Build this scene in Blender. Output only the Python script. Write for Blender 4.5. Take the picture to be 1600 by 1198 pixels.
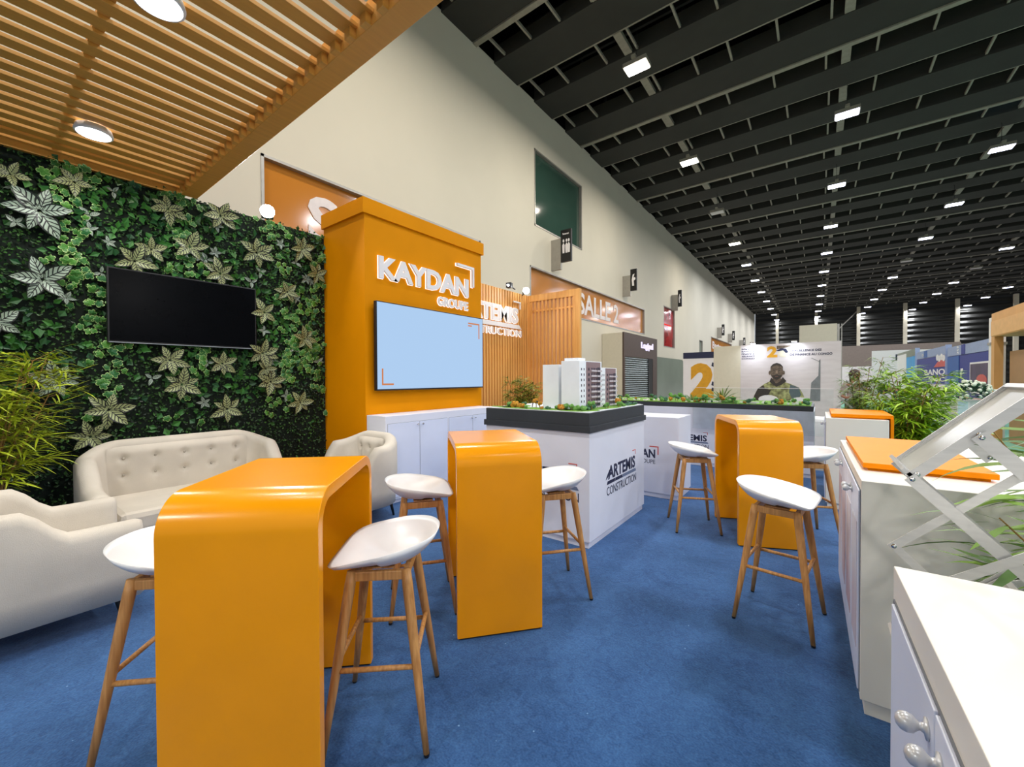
import bpy, bmesh, math, random
from mathutils import Vector, Matrix, Euler
R = math.radians
sc = bpy.context.scene
C = sc.collection
for o in list(bpy.data.objects): bpy.data.objects.remove(o)

# ------------------------------------------------------------------ camera
H = 1.45
cam_d = bpy.data.cameras.new('camera'); cam = bpy.data.objects.new('camera', cam_d); C.objects.link(cam)
cam_d.sensor_width = 36.0; cam_d.sensor_fit = 'HORIZONTAL'
cam_d.lens = 636.0 / 1600.0 * 36.0
cam_d.clip_start = 0.02; cam_d.clip_end = 300
cam.matrix_world = (Matrix.Translation((0, 0, H)) @ Matrix.Rotation(R(37.024), 4, 'Z') @
                    Matrix.Rotation(R(90 - 0.74), 4, 'X') @ Matrix.Rotation(R(-0.22), 4, 'Z'))
sc.camera = cam
# ------------------------------------------------------------------ view, world
sc.view_settings.view_transform = 'Standard'
sc.view_settings.look = 'None'
sc.view_settings.gamma = 1.0
sc.view_settings.use_curve_mapping = False
sc.view_settings.exposure = -0.12
w = bpy.data.worlds.new('world'); sc.world = w; w.use_nodes = True
w.node_tree.nodes['Background'].inputs[0].default_value = (0.85, 0.92, 1.0, 1)
w.node_tree.nodes['Background'].inputs[1].default_value = 0.50

# ------------------------------------------------------------------ lights
def area(name, loc, sx, sy, power, col=(1, 1, 1), rot=(0, 0, 0), parent=None, spread=180):
    l = bpy.data.lights.new(name, 'AREA'); l.shape = 'RECTANGLE'; l.size = sx; l.size_y = sy
    l.energy = power; l.color = col; l.spread = R(spread)
    o = bpy.data.objects.new(name, l); C.objects.link(o); o.location = loc; o.rotation_euler = rot
    if parent: o.parent = parent
    return o
LAMP_W = 230.0
WARM = (1.0, 0.90, 0.76); COOL = (0.93, 0.95, 1.0)
# the hall's high bay lamps that hang behind and beside the camera, outside the frame
for ky in (-2, -1, 0, 1):
    for kx in range(0, 5):
        if (ky == 0 and kx == 0) or (ky == 1 and kx < 3): continue
        area('hall_lamp_light', (-4.11 + 4.92 * kx, 11.31 + 6.21 * ky, 10.05), .6, .4, LAMP_W, WARM if kx == 0 else COOL)
# two downlights in the pergola over the seating
for y in (.58, -1.2):
    for x in (-4.41, -2.63):
        area('downlight_light', (x, y, 3.27), .16, .16, 14, (1, .97, .92))

# unseen fill lights, added to brighten the table and plinth fronts
for (p, tgt, pw) in (((1.9, -2.6, 3.5), (-1.6, 1.6, .6), 30), ((-1.5, -3.2, 3.6), (-2.2, 2.0, .9), 18), ((3.0, 2.2, 3.6), (-2.5, 4.2, 1.0), 16)):
    d = Vector(tgt) - Vector(p)
    area('front_fill_light', p, .35, .35, pw, (1, .97, .93), d.to_track_quat('-Z', 'Y').to_euler(), spread=120)

# ------------------------------------------------------------------ materials
def lin(c):
    return tuple(((v / 255) / 12.92 if v / 255 <= .04045 else ((v / 255 + .055) / 1.055) ** 2.4) for v in c) + (1,)
MATS = {}
def nodes(m):
    return m.node_tree.nodes, m.node_tree.links
def mat(name, c, rough=.5, metal=0.0, var=.04, scale=8.0, bump=0.0, bscale=60.0, spec=.5, coat=0.0, stretch=None, c2=None, detail=3, trans=0.0, alpha=None):
    if name in MATS: return MATS[name]
    m = bpy.data.materials.new(name); m.use_nodes = True; N, L = nodes(m)
    b = N['Principled BSDF']
    b.inputs['Roughness'].default_value = rough; b.inputs['Metallic'].default_value = metal
    b.inputs['Specular IOR Level'].default_value = spec
    b.inputs['Coat Weight'].default_value = coat; b.inputs['Coat Roughness'].default_value = .12
    b.inputs['Transmission Weight'].default_value = trans
    if alpha is not None: b.inputs['Alpha'].default_value = alpha
    tc = N.new('ShaderNodeTexCoord'); mp = N.new('ShaderNodeMapping')
    L.new(tc.outputs['Object'], mp.inputs['Vector'])
    if stretch: mp.inputs['Scale'].default_value = stretch
    nz = N.new('ShaderNodeTexNoise'); nz.inputs['Scale'].default_value = scale; nz.inputs['Detail'].default_value = detail
    L.new(mp.outputs[0], nz.inputs['Vector'])
    rp = N.new('ShaderNodeValToRGB'); L.new(nz.outputs[0], rp.inputs[0])
    a = lin(c); d = lin(c2) if c2 else tuple(min(1, v * (1 + var)) for v in a[:3]) + (1,)
    if not c2: a = tuple(v * (1 - var) for v in a[:3]) + (1,)
    rp.color_ramp.elements[0].position = .35; rp.color_ramp.elements[0].color = a
    rp.color_ramp.elements[1].position = .65; rp.color_ramp.elements[1].color = d
    L.new(rp.outputs[0], b.inputs['Base Color'])
    if bump:
        n2 = N.new('ShaderNodeTexNoise'); n2.inputs['Scale'].default_value = bscale; n2.inputs['Detail'].default_value = 4
        L.new(mp.outputs[0], n2.inputs['Vector'])
        bp = N.new('ShaderNodeBump'); bp.inputs['Strength'].default_value = bump; bp.inputs['Distance'].default_value = .02
        L.new(n2.outputs[0], bp.inputs['Height']); L.new(bp.outputs[0], b.inputs['Normal'])
    MATS[name] = m
    return m
def emit(name, c, s):
    if name in MATS: return MATS[name]
    m = bpy.data.materials.new(name); m.use_nodes = True; N, L = nodes(m)
    N.remove(N['Principled BSDF']); e = N.new('ShaderNodeEmission')
    e.inputs[0].default_value = lin(c); e.inputs[1].default_value = s
    L.new(e.outputs[0], N['Material Output'].inputs[0]); MATS[name] = m
    return m
def mnode(N, L, op, a, b=None, c=None):
    n = N.new('ShaderNodeMath'); n.operation = op
    for i, v in enumerate((a, b, c)):
        if v is None: continue
        if isinstance(v, (int, float)): n.inputs[i].default_value = v
        else: L.new(v, n.inputs[i])
    return n.outputs[0]

M_ORANGE = mat('orange_lacquer', (242, 156, 0), .24, var=.03, scale=3, coat=.15, spec=.3)
M_ORANGE_WALL = mat('orange_paint', (222, 140, 0), .6, var=.03, scale=2, spec=.08)
M_ORANGE_TOP = mat('orange_top', (248, 142, 0), .45, var=.02, spec=.12)
M_WHITE = mat('white_laminate', (226, 229, 240), .38, var=.02, scale=3)
M_WHITE_W = mat('warm_white_laminate', (238, 234, 222), .35, var=.02, scale=3)
M_WHITE_D = mat('white_door', (219, 226, 244), .4, var=.02, scale=3)
M_SEAM = mat('seam', (120, 125, 135), .6)
M_SHELL = mat('white_shell', (238, 238, 238), .33, var=.02)
M_WOOD = mat('stool_oak', (206, 152, 88), .45, scale=9, stretch=(9, 9, .35), c2=(172, 118, 62), detail=6)
M_FABRIC = mat('cream_fabric', (206, 198, 184), .9, var=.05, scale=4, bump=.25, bscale=260)
M_BUTTON = mat('button_fabric', (182, 174, 160), .8)
M_BLACK = mat('black_metal', (22, 22, 26), .45, var=.1)
M_BLACKBOX = mat('anthracite_board', (47, 52, 58), .5, var=.06, scale=5)
M_SCREEN = mat('dark_screen', (4, 5, 8), .25, var=.1, spec=.06)
M_PERG = mat('pergola_wood', (216, 154, 66), .5, var=.05, scale=5, stretch=(6, .3, 6))
M_SLAT = mat('slat_wood', (240, 182, 104), .5, scale=6, stretch=(5, 5, .3), c2=(222, 156, 78))
M_SLATBACK = mat('slat_backing', (150, 96, 40), .7)
M_WALL = mat('hall_plaster', (214, 208, 190), .85, var=.02, scale=.6, bump=.04, bscale=12)
M_CREAM = mat('cream_panel', (214, 206, 184), .7, var=.02)
M_BAFFLE = mat('ceiling_baffle', (47, 47, 43), .8, var=.06, scale=2)
M_DECK = mat('roof_deck', (8, 8, 9), .95, spec=.05)
M_RAIL = mat('galvanised_rail', (146, 142, 130), .6, metal=.0, var=.08)
M_DUCT = mat('ceiling_duct', (84, 82, 80), .5, metal=.3, var=.1)
M_GLASS_O = mat('amber_glass', (192, 124, 46), .12, var=.10, scale=.35, spec=.6)
M_GLASS_G = mat('green_glass', (52, 78, 68), .08, var=.15, scale=.3, spec=.6)
M_GLASS_R = mat('red_glass', (150, 8, 14), .1, var=.35, scale=.9, spec=.6)
M_LETTER = mat('wall_lettering', (232, 224, 222), .6)
M_FRAME = mat('aluminium_frame', (168, 164, 156), .4, metal=.5)
M_ALU = mat('brushed_aluminium', (212, 212, 210), .34, metal=.65, var=.05, scale=10, stretch=(1, 1, 8))
M_ACRY = mat('grey_acrylic', (186, 186, 176), .25, var=.03)
M_KNOB = mat('silver_knob', (206, 208, 210), .28, metal=.35)
M_CHROME = mat('chrome', (220, 220, 220), .15, metal=1)
M_NAVY = mat('navy_print', (30, 36, 68), .6)
M_SLATE = mat('slate_print', (110, 124, 152), .6)
M_REDP = mat('red_print', (206, 92, 86), .6)
M_GREYP = mat('grey_print', (150, 156, 172), .6)
M_SIGN = mat('black_sign', (16, 16, 17), .4)
M_BROWN = mat('kiosk_brown', (84, 68, 60), .6, var=.05)
M_GREENGREY = mat('grey_green_panel', (128, 138, 124), .3, var=.08, scale=.6)
M_TERRA = mat('terracotta_wood', (222, 168, 104), .6, var=.06, scale=2)
M_TERRA2 = mat('brown_board', (172, 132, 92), .65, var=.05, scale=2)
M_MINT = mat('mint_carpet', (120, 178, 152), .95, var=.05, scale=1, bump=.2, bscale=200)
M_BLUE1 = mat('royal_blue_print', (34, 48, 140), .5, var=.04)
M_BLUE2 = mat('mid_blue_print', (40, 92, 168), .5, var=.04)
M_BLUE3 = mat('pale_blue_print', (150, 164, 200), .5, var=.04)
M_SKYP = mat('sky_print', (60, 160, 224), .5, var=.08, scale=2)
M_WHITEP = mat('white_print', (236, 232, 232), .6, var=.01)
M_POSTER = mat('poster_print', (216, 208, 208), .6, scale=3, stretch=(.6, 1, 3), c2=(208, 199, 199))
M_GOLD = mat('gold_print', (216, 156, 30), .6, var=.06)
M_TAUPE = mat('taupe_panel', (132, 120, 112), .7)
M_POT = mat('dark_pot', (40, 38, 36), .5)
M_SOIL = mat('soil', (50, 38, 28), .95)
E_LAMP = emit('lamp_glow', (255, 250, 242), 14)
E_LAMPB = emit('lamp_glow_cool', (222, 226, 255), 12)
E_SPOT = emit('spot_glow', (248, 252, 255), 45)
E_DOWN = emit('downlight_glow', (245, 250, 255), 9)
E_SIGN = emit('halo_glow', (255, 236, 226), 1.6)
E_SCREEN = emit('lit_screen', (182, 214, 250), 1.0)
E_MARK = emit('screen_mark', (226, 140, 92), .9)
E_TUBE = emit('blue_tube', (140, 210, 255), 4)
E_KIOSK = emit('kiosk_lettering', (236, 228, 255), 1.3)
E_RED = emit('red_tube', (255, 40, 30), 1.2)

def leafmat(name, kind, c1, c2, c3=None, rough=.45):
    m = bpy.data.materials.new(name); m.use_nodes = True; N, L = nodes(m)
    b = N['Principled BSDF']; b.inputs['Roughness'].default_value = rough
    uv = N.new('ShaderNodeUVMap'); uv.uv_map = 'UVMap'
    sp = N.new('ShaderNodeSeparateXYZ'); L.new(uv.outputs[0], sp.inputs[0])
    u, v = sp.outputs[0], sp.outputs[1]
    mix = N.new('ShaderNodeMix'); mix.data_type = 'RGBA'
    mix.inputs[6].default_value = lin(c1); mix.inputs[7].default_value = lin(c2)
    out = mix.outputs[2]
    if kind == 'rand':                       # u carries one random number per leaf
        L.new(u, mix.inputs[0])
    elif kind == 'edge':                     # u = 1 at the rim, v random
        rp = N.new('ShaderNodeValToRGB'); L.new(u, rp.inputs[0])
        rp.color_ramp.elements[0].position = .84; rp.color_ramp.elements[1].position = .92
        L.new(v, mix.inputs[0])
        mx = N.new('ShaderNodeMix'); mx.data_type = 'RGBA'
        L.new(rp.outputs[0], mx.inputs[0]); L.new(out, mx.inputs[6]); mx.inputs[7].default_value = lin(c3)
        out = mx.outputs[2]
    elif kind == 'vein':                     # u across -1..1, v along 0..1
        au = mnode(N, L, 'ABSOLUTE', u)
        s = mnode(N, L, 'SINE', mnode(N, L, 'MULTIPLY', mnode(N, L, 'SUBTRACT', v, mnode(N, L, 'MULTIPLY', au, .30)), 36))
        s = mnode(N, L, 'GREATER_THAN', s, -.55)
        mid = mnode(N, L, 'GREATER_THAN', au, .07)
        rim = mnode(N, L, 'LESS_THAN', au, .80)
        f = mnode(N, L, 'MULTIPLY', mnode(N, L, 'MULTIPLY', s, mid), rim)
        L.new(f, mix.inputs[0])
    L.new(out, b.inputs['Base Color'])
    MATS[name] = m
    return m
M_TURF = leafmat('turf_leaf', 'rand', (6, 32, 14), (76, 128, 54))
M_MID = leafmat('round_leaf', 'rand', (14, 66, 34), (60, 124, 44))
M_IVY = leafmat('ivy_leaf', 'edge', (22, 92, 42), (74, 136, 40), (172, 204, 124))
M_VAR = leafmat('variegated_leaf', 'vein', (10, 14, 9), (158, 168, 116))
M_VARW = leafmat('pale_variegated_leaf', 'vein', (14, 22, 20), (160, 178, 160))
M_BAM = leafmat('bamboo_leaf', 'rand', (124, 142, 14), (190, 206, 46))
M_BAMD = leafmat('bamboo_leaf_dark', 'rand', (72, 96, 18), (140, 176, 44))
M_BAMV = leafmat('bamboo_leaf_vivid', 'rand', (112, 158, 18), (182, 218, 52))
M_PALM = leafmat('palm_leaf', 'rand', (66, 104, 22), (138, 176, 66))
M_MTREE = leafmat('model_tree_leaf', 'rand', (60, 104, 40), (150, 190, 84))
M_BARK = mat('bark', (150, 116, 60), .8, var=.15, scale=20)
# ------------------------------------------------------------------ mesh helpers
class MB:
    def __init__(s): s.v = []; s.f = []; s.uv = []; s.has = False
    def add(s, vs, fs, uvs=None):
        o = len(s.v); s.v += [tuple(p) for p in vs]
        for i, f in enumerate(fs):
            s.f.append(tuple(k + o for k in f))
            if uvs: s.uv.append(uvs[i]); s.has = True
            else: s.uv.append(None)
        return s
    def box(s, x0, x1, y0, y1, z0, z1, m=None):
        vs = [Vector(p) for p in ((x0,y0,z0),(x1,y0,z0),(x1,y1,z0),(x0,y1,z0),(x0,y0,z1),(x1,y0,z1),(x1,y1,z1),(x0,y1,z1))]
        if m: vs = [m @ p for p in vs]
        return s.add(vs, [(0,3,2,1),(4,5,6,7),(0,1,5,4),(1,2,6,5),(2,3,7,6),(3,0,4,7)])
    def tube(s, p0, p1, r0, r1=None, n=12, caps=True):
        r1 = r0 if r1 is None else r1
        p0, p1 = Vector(p0), Vector(p1); d = (p1 - p0).normalized()
        a = d.orthogonal().normalized(); b = d.cross(a)
        vs = []
        for p, r in ((p0, r0), (p1, r1)):
            for i in range(n):
                t = 2 * math.pi * i / n; vs.append(p + (a * math.cos(t) + b * math.sin(t)) * r)
        fs = [(i, (i + 1) % n, n + (i + 1) % n, n + i) for i in range(n)]
        if caps: fs += [tuple(range(n - 1, -1, -1)), tuple(range(n, 2 * n))]
        return s.add(vs, fs)
    def path(s, pts, rs, n=10):
        pts = [Vector(p) for p in pts]; k = len(pts); rr = [rs] * k if isinstance(rs, (int, float)) else list(rs)
        vs = []; a = (pts[1] - pts[0]).normalized().orthogonal().normalized()
        for i, p in enumerate(pts):
            d = (pts[min(i + 1, k - 1)] - pts[max(i - 1, 0)]).normalized()
            a = (a - d * a.dot(d)).normalized(); b = d.cross(a)
            vs += [p + (a * math.cos(6.28319 * q / n) + b * math.sin(6.28319 * q / n)) * rr[i] for q in range(n)]
        fs = [(i * n + q, i * n + (q + 1) % n, (i + 1) * n + (q + 1) % n, (i + 1) * n + q) for i in range(k - 1) for q in range(n)]
        fs += [tuple(range(n - 1, -1, -1)), tuple(range((k - 1) * n, k * n))]
        return s.add(vs, fs)
    def lathe(s, prof, c=(0, 0, 0), axis='Z', n=24, caps=True):
        c = Vector(c); vs = []
        for r, h in prof:
            for i in range(n):
                t = 2 * math.pi * i / n; a, b = r * math.cos(t), r * math.sin(t)
                vs.append(c + (Vector((a, b, h)) if axis == 'Z' else Vector((h, a, b)) if axis == 'X' else Vector((b, h, a))))
        fs = []
        for k in range(len(prof) - 1):
            for i in range(n):
                j = (i + 1) % n; fs.append((k * n + i, k * n + j, (k + 1) * n + j, (k + 1) * n + i))
        if caps: fs.append(tuple(range(n - 1, -1, -1))); fs.append(tuple(range((len(prof) - 1) * n, len(prof) * n)))
        return s.add(vs, fs)
    def sphere(s, c, r, sx=1, sy=1, sz=1, n=10, m=6):
        c = Vector(c); vs = [c + Vector((0, 0, r * sz))]
        for k in range(1, m):
            a = math.pi * k / m
            for i in range(n):
                t = 2 * math.pi * i / n
                vs.append(c + Vector((r * sx * math.sin(a) * math.cos(t), r * sy * math.sin(a) * math.sin(t), r * sz * math.cos(a))))
        vs.append(c - Vector((0, 0, r * sz)))
        fs = [(0, 1 + i, 1 + (i + 1) % n) for i in range(n)]
        for k in range(m - 2):
            for i in range(n):
                j = (i + 1) % n; fs.append((1 + k * n + i, 1 + (k + 1) * n + i, 1 + (k + 1) * n + j, 1 + k * n + j))
        l = len(vs) - 1; b = 1 + (m - 2) * n
        fs += [(l, b + (i + 1) % n, b + i) for i in range(n)]
        return s.add(vs, fs)
    def prism(s, poly, o, u, v, nrm, d):      # poly in (u,v) about o, thickness d along nrm
        o, u, v, nrm = Vector(o), Vector(u), Vector(v), Vector(nrm)
        a = [o + u * p[0] + v * p[1] for p in poly]; n = len(a)
        return s.add(a + [p + nrm * d for p in a], [tuple(range(n - 1, -1, -1)), tuple(range(n, 2 * n))] + [(i, (i + 1) % n, n + (i + 1) % n, n + i) for i in range(n)])
    def build(s, name, m, parent=None, smooth=False, bevel=0, sub=0):
        me = bpy.data.meshes.new(name); me.from_pydata(s.v, [], s.f)
        if s.has:
            l = me.uv_layers.new(name='UVMap'); dat = []
            for f, u in zip(s.f, s.uv):
                if u is None: dat += [0, 0] * len(f)
                else:
                    for q in u: dat += [q[0], q[1]]
            l.data.foreach_set('uv', dat)
        me.materials.append(m)
        bm = bmesh.new(); bm.from_mesh(me)
        if not s.has: bmesh.ops.recalc_face_normals(bm, faces=bm.faces)
        bm.to_mesh(me); bm.free()
        if smooth: me.shade_smooth()
        o = bpy.data.objects.new(name, me); C.objects.link(o)
        if parent: o.parent = parent
        if bevel:
            b = o.modifiers.new('bevel', 'BEVEL'); b.width = bevel; b.segments = 2; b.limit_method = 'ANGLE'
        if sub:
            b = o.modifiers.new('sub', 'SUBSURF'); b.levels = sub; b.render_levels = sub
        return o
def tag(o, label=None, cat=None, group=None, kind=None):
    if label: o['label'] = label
    if cat: o['category'] = cat
    if group: o['group'] = group
    if kind: o['kind'] = kind
    return o
def thing(name, loc, label, cat, group=None, rz=0):
    o = bpy.data.objects.new(name, None); C.objects.link(o); o.location = loc; o.rotation_euler = (0, 0, rz)
    o.empty_display_size = .1
    return tag(o, label, cat, group)
def copy_tree(o, parent=None):
    c = o.copy(); C.objects.link(c); c.parent = parent
    for ch in list(o.children): copy_tree(ch, c)
    return c
def struct(name, mb, m, **k):
    o = mb.build(name, m, **k); o['kind'] = 'structure'; return o
def bx(*a): return MB().box(*a)

TXT = {}
def text(s, o, u, v, wd, ht, d=.004, bold=.02, align='L', mb=None):
    """lettering laid on the plane (o; u right, v up), wd wide, ht high (cap height), raised by d along u x v"""
    key = (s, bold)
    if key not in TXT:
        cu = bpy.data.curves.new('t', 'FONT'); cu.body = s; cu.size = 1; cu.offset = bold; cu.resolution_u = 3
        t = bpy.data.objects.new('t', cu); C.objects.link(t)
        dg = bpy.context.evaluated_depsgraph_get(); me = t.evaluated_get(dg).to_mesh()
        vs = [p.co.copy() for p in me.vertices]; fs = [tuple(p.vertices) for p in me.polygons]
        t.evaluated_get(dg).to_mesh_clear(); bpy.data.objects.remove(t); bpy.data.curves.remove(cu)
        x0 = min(p.x for p in vs); x1 = max(p.x for p in vs); y0 = min(p.y for p in vs); y1 = max(p.y for p in vs)
        ed = {}
        for f in fs:
            for i in range(len(f)):
                e = (f[i], f[(i + 1) % len(f)]); ed[e] = ed.get(e, 0) + 1
        rim = [e for e in ed if (e[1], e[0]) not in ed]
        TXT[key] = ([((p.x - x0) / (x1 - x0), (p.y - y0) / (y1 - y0)) for p in vs], fs, rim)
    vs, fs, rim = TXT[key]
    o, u, v = Vector(o), Vector(u), Vector(v); n = u.cross(v)
    mb = mb or MB(); k = len(vs)
    front = [o + u * (x * wd) + v * (y * ht) + n * d for x, y in vs]
    back = [o + u * (x * wd) + v * (y * ht) for x, y in vs]
    mb.add(front + back, list(fs) + [(a, a + k, b + k, b) for a, b in rim])
    return mb
X, Y, Z = Vector((1, 0, 0)), Vector((0, 1, 0)), Vector((0, 0, 1))
def bracket(o, u, v, wd, ht, t, d, corner='TR'):
    """L shaped mark, corner top right or bottom left"""
    n = Vector(u).cross(Vector(v))
    if corner == 'TR': P = [(0, ht - t), (wd - t, ht - t), (wd - t, 0), (wd, 0), (wd, ht), (0, ht)]
    else: P = [(0, 0), (wd, 0), (wd, t), (t, t), (t, ht), (0, ht)]
    return MB().prism(P, o, u, v, n, d)

def leaf_blade(mb, p, d, n, L_, W_, rnd, bend=.3, seg=3):
    """narrow bent blade"""
    d = d.normalized(); s = d.cross(n).normalized(); n = s.cross(d)
    vs = []; 
    for k in range(seg + 1):
        t = k / seg; w_ = W_ * math.sin(math.pi * (0.12 + .88 * t)) if k < seg else 0
        q = p + d * (L_ * t) - Z * (bend * L_ * t * t)
        vs += [q - s * w_ * .5, q + s * w_ * .5] if k < seg else [q]
    fs = [(2 * k, 2 * k + 1, 2 * k + 3, 2 * k + 2) for k in range(seg - 1)] + [(2 * seg - 2, 2 * seg - 1, 2 * seg)]
    mb.add(vs, fs, [[(rnd, .5)] * len(f) for f in fs])

def bamboo(name, loc, label, h, spread, nst, leaf, lw, m_leaf, seed, per=26, group=None, zlo=.35, pot=True, top_only=False):
    rnd = random.Random(seed)
    t = thing(name, loc, label, 'plant', group)
    st, lf = MB(), MB()
    for i in range(nst):
        a = rnd.uniform(0, 6.28); r = rnd.uniform(.2, 1) * spread; hh = h * rnd.uniform(.7, 1)
        base = Vector((rnd.uniform(-.06, .06), rnd.uniform(-.06, .06), .22 if pot else 0)); tip = Vector((math.cos(a) * r, math.sin(a) * r, hh))
        mid = (base + tip) / 2 - Vector((math.cos(a), math.sin(a), 0)) * r * .2
        pts = [base.lerp(mid, k / 4).lerp(mid.lerp(tip, k / 4), k / 4) for k in range(5)]
        st.path(pts, [.010, .009, .007, .005, .003], 6)
        for k in range(per):
            q = rnd.uniform(zlo, 1); seg = min(3, int(q * 4)); p = pts[seg].lerp(pts[seg + 1], q * 4 - seg)
            b = rnd.uniform(0, 6.28); tw = Vector((math.cos(b), math.sin(b), rnd.uniform(-.1, .6))).normalized()
            e = p + tw * leaf * rnd.uniform(.6, 1.5)
            st.tube(p, e, .002, .001, 4, False)
            for j in range(7):
                b2 = b + rnd.uniform(-1.1, 1.1); d = Vector((math.cos(b2), math.sin(b2), rnd.uniform(-.25, .7)))
                leaf_blade(lf, p.lerp(e, rnd.uniform(.4, 1)), d, Vector((rnd.uniform(-.4, .4), rnd.uniform(-.4, .4), 1)), leaf * rnd.uniform(.7, 1.25), lw * rnd.uniform(.7, 1.2), rnd.random(), rnd.uniform(0, .5))
    st.build('stem', M_BARK, t)
    o = lf.build('foliage', m_leaf, t); o['kind'] = 'stuff'
    if pot:
        MB().lathe([(.12, 0), (.15, .02), (.17, .24), (.155, .24), (.15, .21)], n=24).build('pot', M_POT, t, True)
    return t
# ================================================================== THE HALL
WX = -8.0; CZ = 11.1; FY = 74.0
# floor: grey hall floor, blue stand carpet, mint carpet of the stands beyond
def floor_mat():
    m = bpy.data.materials.new('blue_carpet'); m.use_nodes = True; N, L = nodes(m); b = N['Principled BSDF']
    b.inputs['Roughness'].default_value = .95; b.inputs['Specular IOR Level'].default_value = .1
    b.inputs['Sheen Weight'].default_value = .15
    tc = N.new('ShaderNodeTexCoord')
    n1 = N.new('ShaderNodeTexNoise'); n1.inputs['Scale'].default_value = 1.6; n1.inputs['Detail'].default_value = 4; n1.inputs['Distortion'].default_value = .8
    n2 = N.new('ShaderNodeTexNoise'); n2.inputs['Scale'].default_value = 110; n2.inputs['Detail'].default_value = 3
    n3 = N.new('ShaderNodeTexNoise'); n3.inputs['Scale'].default_value = 22; n3.inputs['Detail'].default_value = 6; n3.inputs['Distortion'].default_value = 1.5
    for n in (n1, n2, n3): L.new(tc.outputs['Object'], n.inputs['Vector'])
    s = mnode(N, L, 'ADD', mnode(N, L, 'MULTIPLY', n1.outputs[0], .35), mnode(N, L, 'ADD', mnode(N, L, 'MULTIPLY', n2.outputs[0], .35), mnode(N, L, 'MULTIPLY', n3.outputs[0], .30)))
    rp = N.new('ShaderNodeValToRGB'); L.new(s, rp.inputs[0])
    e = rp.color_ramp.elements; e[0].position = .36; e[0].color = lin((32, 66, 112)); e[1].position = .64; e[1].color = lin((64, 106, 158))
    # rare pale specks of lint
    v = N.new('ShaderNodeTexVoronoi'); v.inputs['Scale'].default_value = 9; L.new(tc.outputs['Object'], v.inputs['Vector'])
    sp = mnode(N, L, 'LESS_THAN', v.outputs['Distance'], .035)
    mx = N.new('ShaderNodeMix'); mx.data_type = 'RGBA'; L.new(sp, mx.inputs[0]); L.new(rp.outputs[0], mx.inputs[6]); mx.inputs[7].default_value = lin((120, 156, 196))
    L.new(mx.outputs[2], b.inputs['Base Color'])
    bp = N.new('ShaderNodeBump'); bp.inputs['Strength'].default_value = .5; bp.inputs['Distance'].default_value = .006
    L.new(mnode(N, L, 'ADD', n2.outputs[0], n3.outputs[0]), bp.inputs['Height']); L.new(bp.outputs[0], b.inputs['Normal'])
    return m
M_CARPET = floor_mat()
M_FLOOR = mat('hall_floor', (132, 130, 126), .5, var=.05, scale=.6)
struct('floor', bx(-8, 34, -9, 73, -.05, -.008), M_FLOOR)
struct('floor_carpet', bx(-5.3, 1.6, -4, 7.9, -.03, 0), M_CARPET)
struct('floor_mint', MB().box(.6, 9, 7.9, 34, -.03, -.002).box(1.6, 12, -4, 7.9, -.03, -.002), M_MINT)

# left hall wall with its openings cut out
wins = [(3.16, 9.07, 3.95, 5.50), (11.66, 23.24, 3.92, 5.36), (11.95, 15.52, 6.82, 9.50), (26.85, 29.32, 3.46, 6.10), (41.24, 52.3, 3.4, 5.24), (36.6, 37.8, .5, 4.6)]
ys = sorted({-9, 73} | {v for q in wins for v in q[:2]}); zs = sorted({0, CZ + .06} | {v for q in wins for v in q[2:]})
wm = MB()
for a, b in zip(ys, ys[1:]):
    z0 = None
    for c, d in zip(zs, zs[1:]):
        if not any(q[0] <= a and b <= q[1] and q[2] <= c and d <= q[3] for q in wins):
            if z0 is None: z0 = c
            z1 = d
        else:
            if z0 is not None: wm.box(WX - .35, WX, a, b, z0, z1); z0 = None
    if z0 is not None: wm.box(WX - .35, WX, a, b, z0, z1)
struct('wall_left', wm, M_WALL)
struct('wall_left_upper', bx(WX - .35, WX, -9, 73, CZ + .06, 13.7), M_DECK)
def window(i, q, m, lab=None):
    y0, y1, z0, z1 = q; x = WX - .10
    g = struct('window_%d' % i, bx(x - .02, x, y0, y1, z0, z1), m)
    f = MB(); t = .05
    f.box(x, x + .10 + .015, y0, y0 + t, z0, z1).box(x, x + .115, y1 - t, y1, z0, z1).box(x, x + .115, y0, y1, z1 - t, z1).box(x, x + .115, y0, y1, z0, z0 + t)
    f.build('window_frame', M_FRAME, g)
    return g
window(1, wins[0], M_GLASS_O); window(2, wins[1], M_GLASS_O); window(3, wins[2], M_GLASS_G); window(4, wins[3], M_GLASS_R)
window(5, wins[4], M_GLASS_O)
g = window(6, wins[5], M_GREENGREY)
# red fluorescent tube seen behind the red glass
o = MB().tube((WX - .07, 27.2, 4.95), (WX - .07, 28.6, 4.95), .03).build('tube_light', E_RED)
tag(o, 'glowing red tube light in the tall red window of the hall wall', 'light')
# SALLE lettering on the amber windows
def salle(n, y0, z0, cap, wtot):
    s = 'SALLE %d' % n
    o = text(s, (WX - .095, y0, z0), Y, Z, wtot, cap, .012, .025).build('wall_lettering', M_LETTER)
    return o
tag(salle(1, 4.04, 4.16, .98, 4.75), 'large pale SALLE 1 lettering on the amber window behind the orange stand wall', 'lettering')
tag(salle(2, 15.4, 4.16, .92, 4.25), 'pale SALLE 2 lettering on the long amber window of the hall wall', 'lettering')
tag(text('Bastos', (WX - .09, 42.3, 4.2), Y, Z, 5.0, .7, .02).build('wall_lettering', M_LETTER), 'small pale lettering on the farthest amber window of the hall wall', 'lettering')

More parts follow.
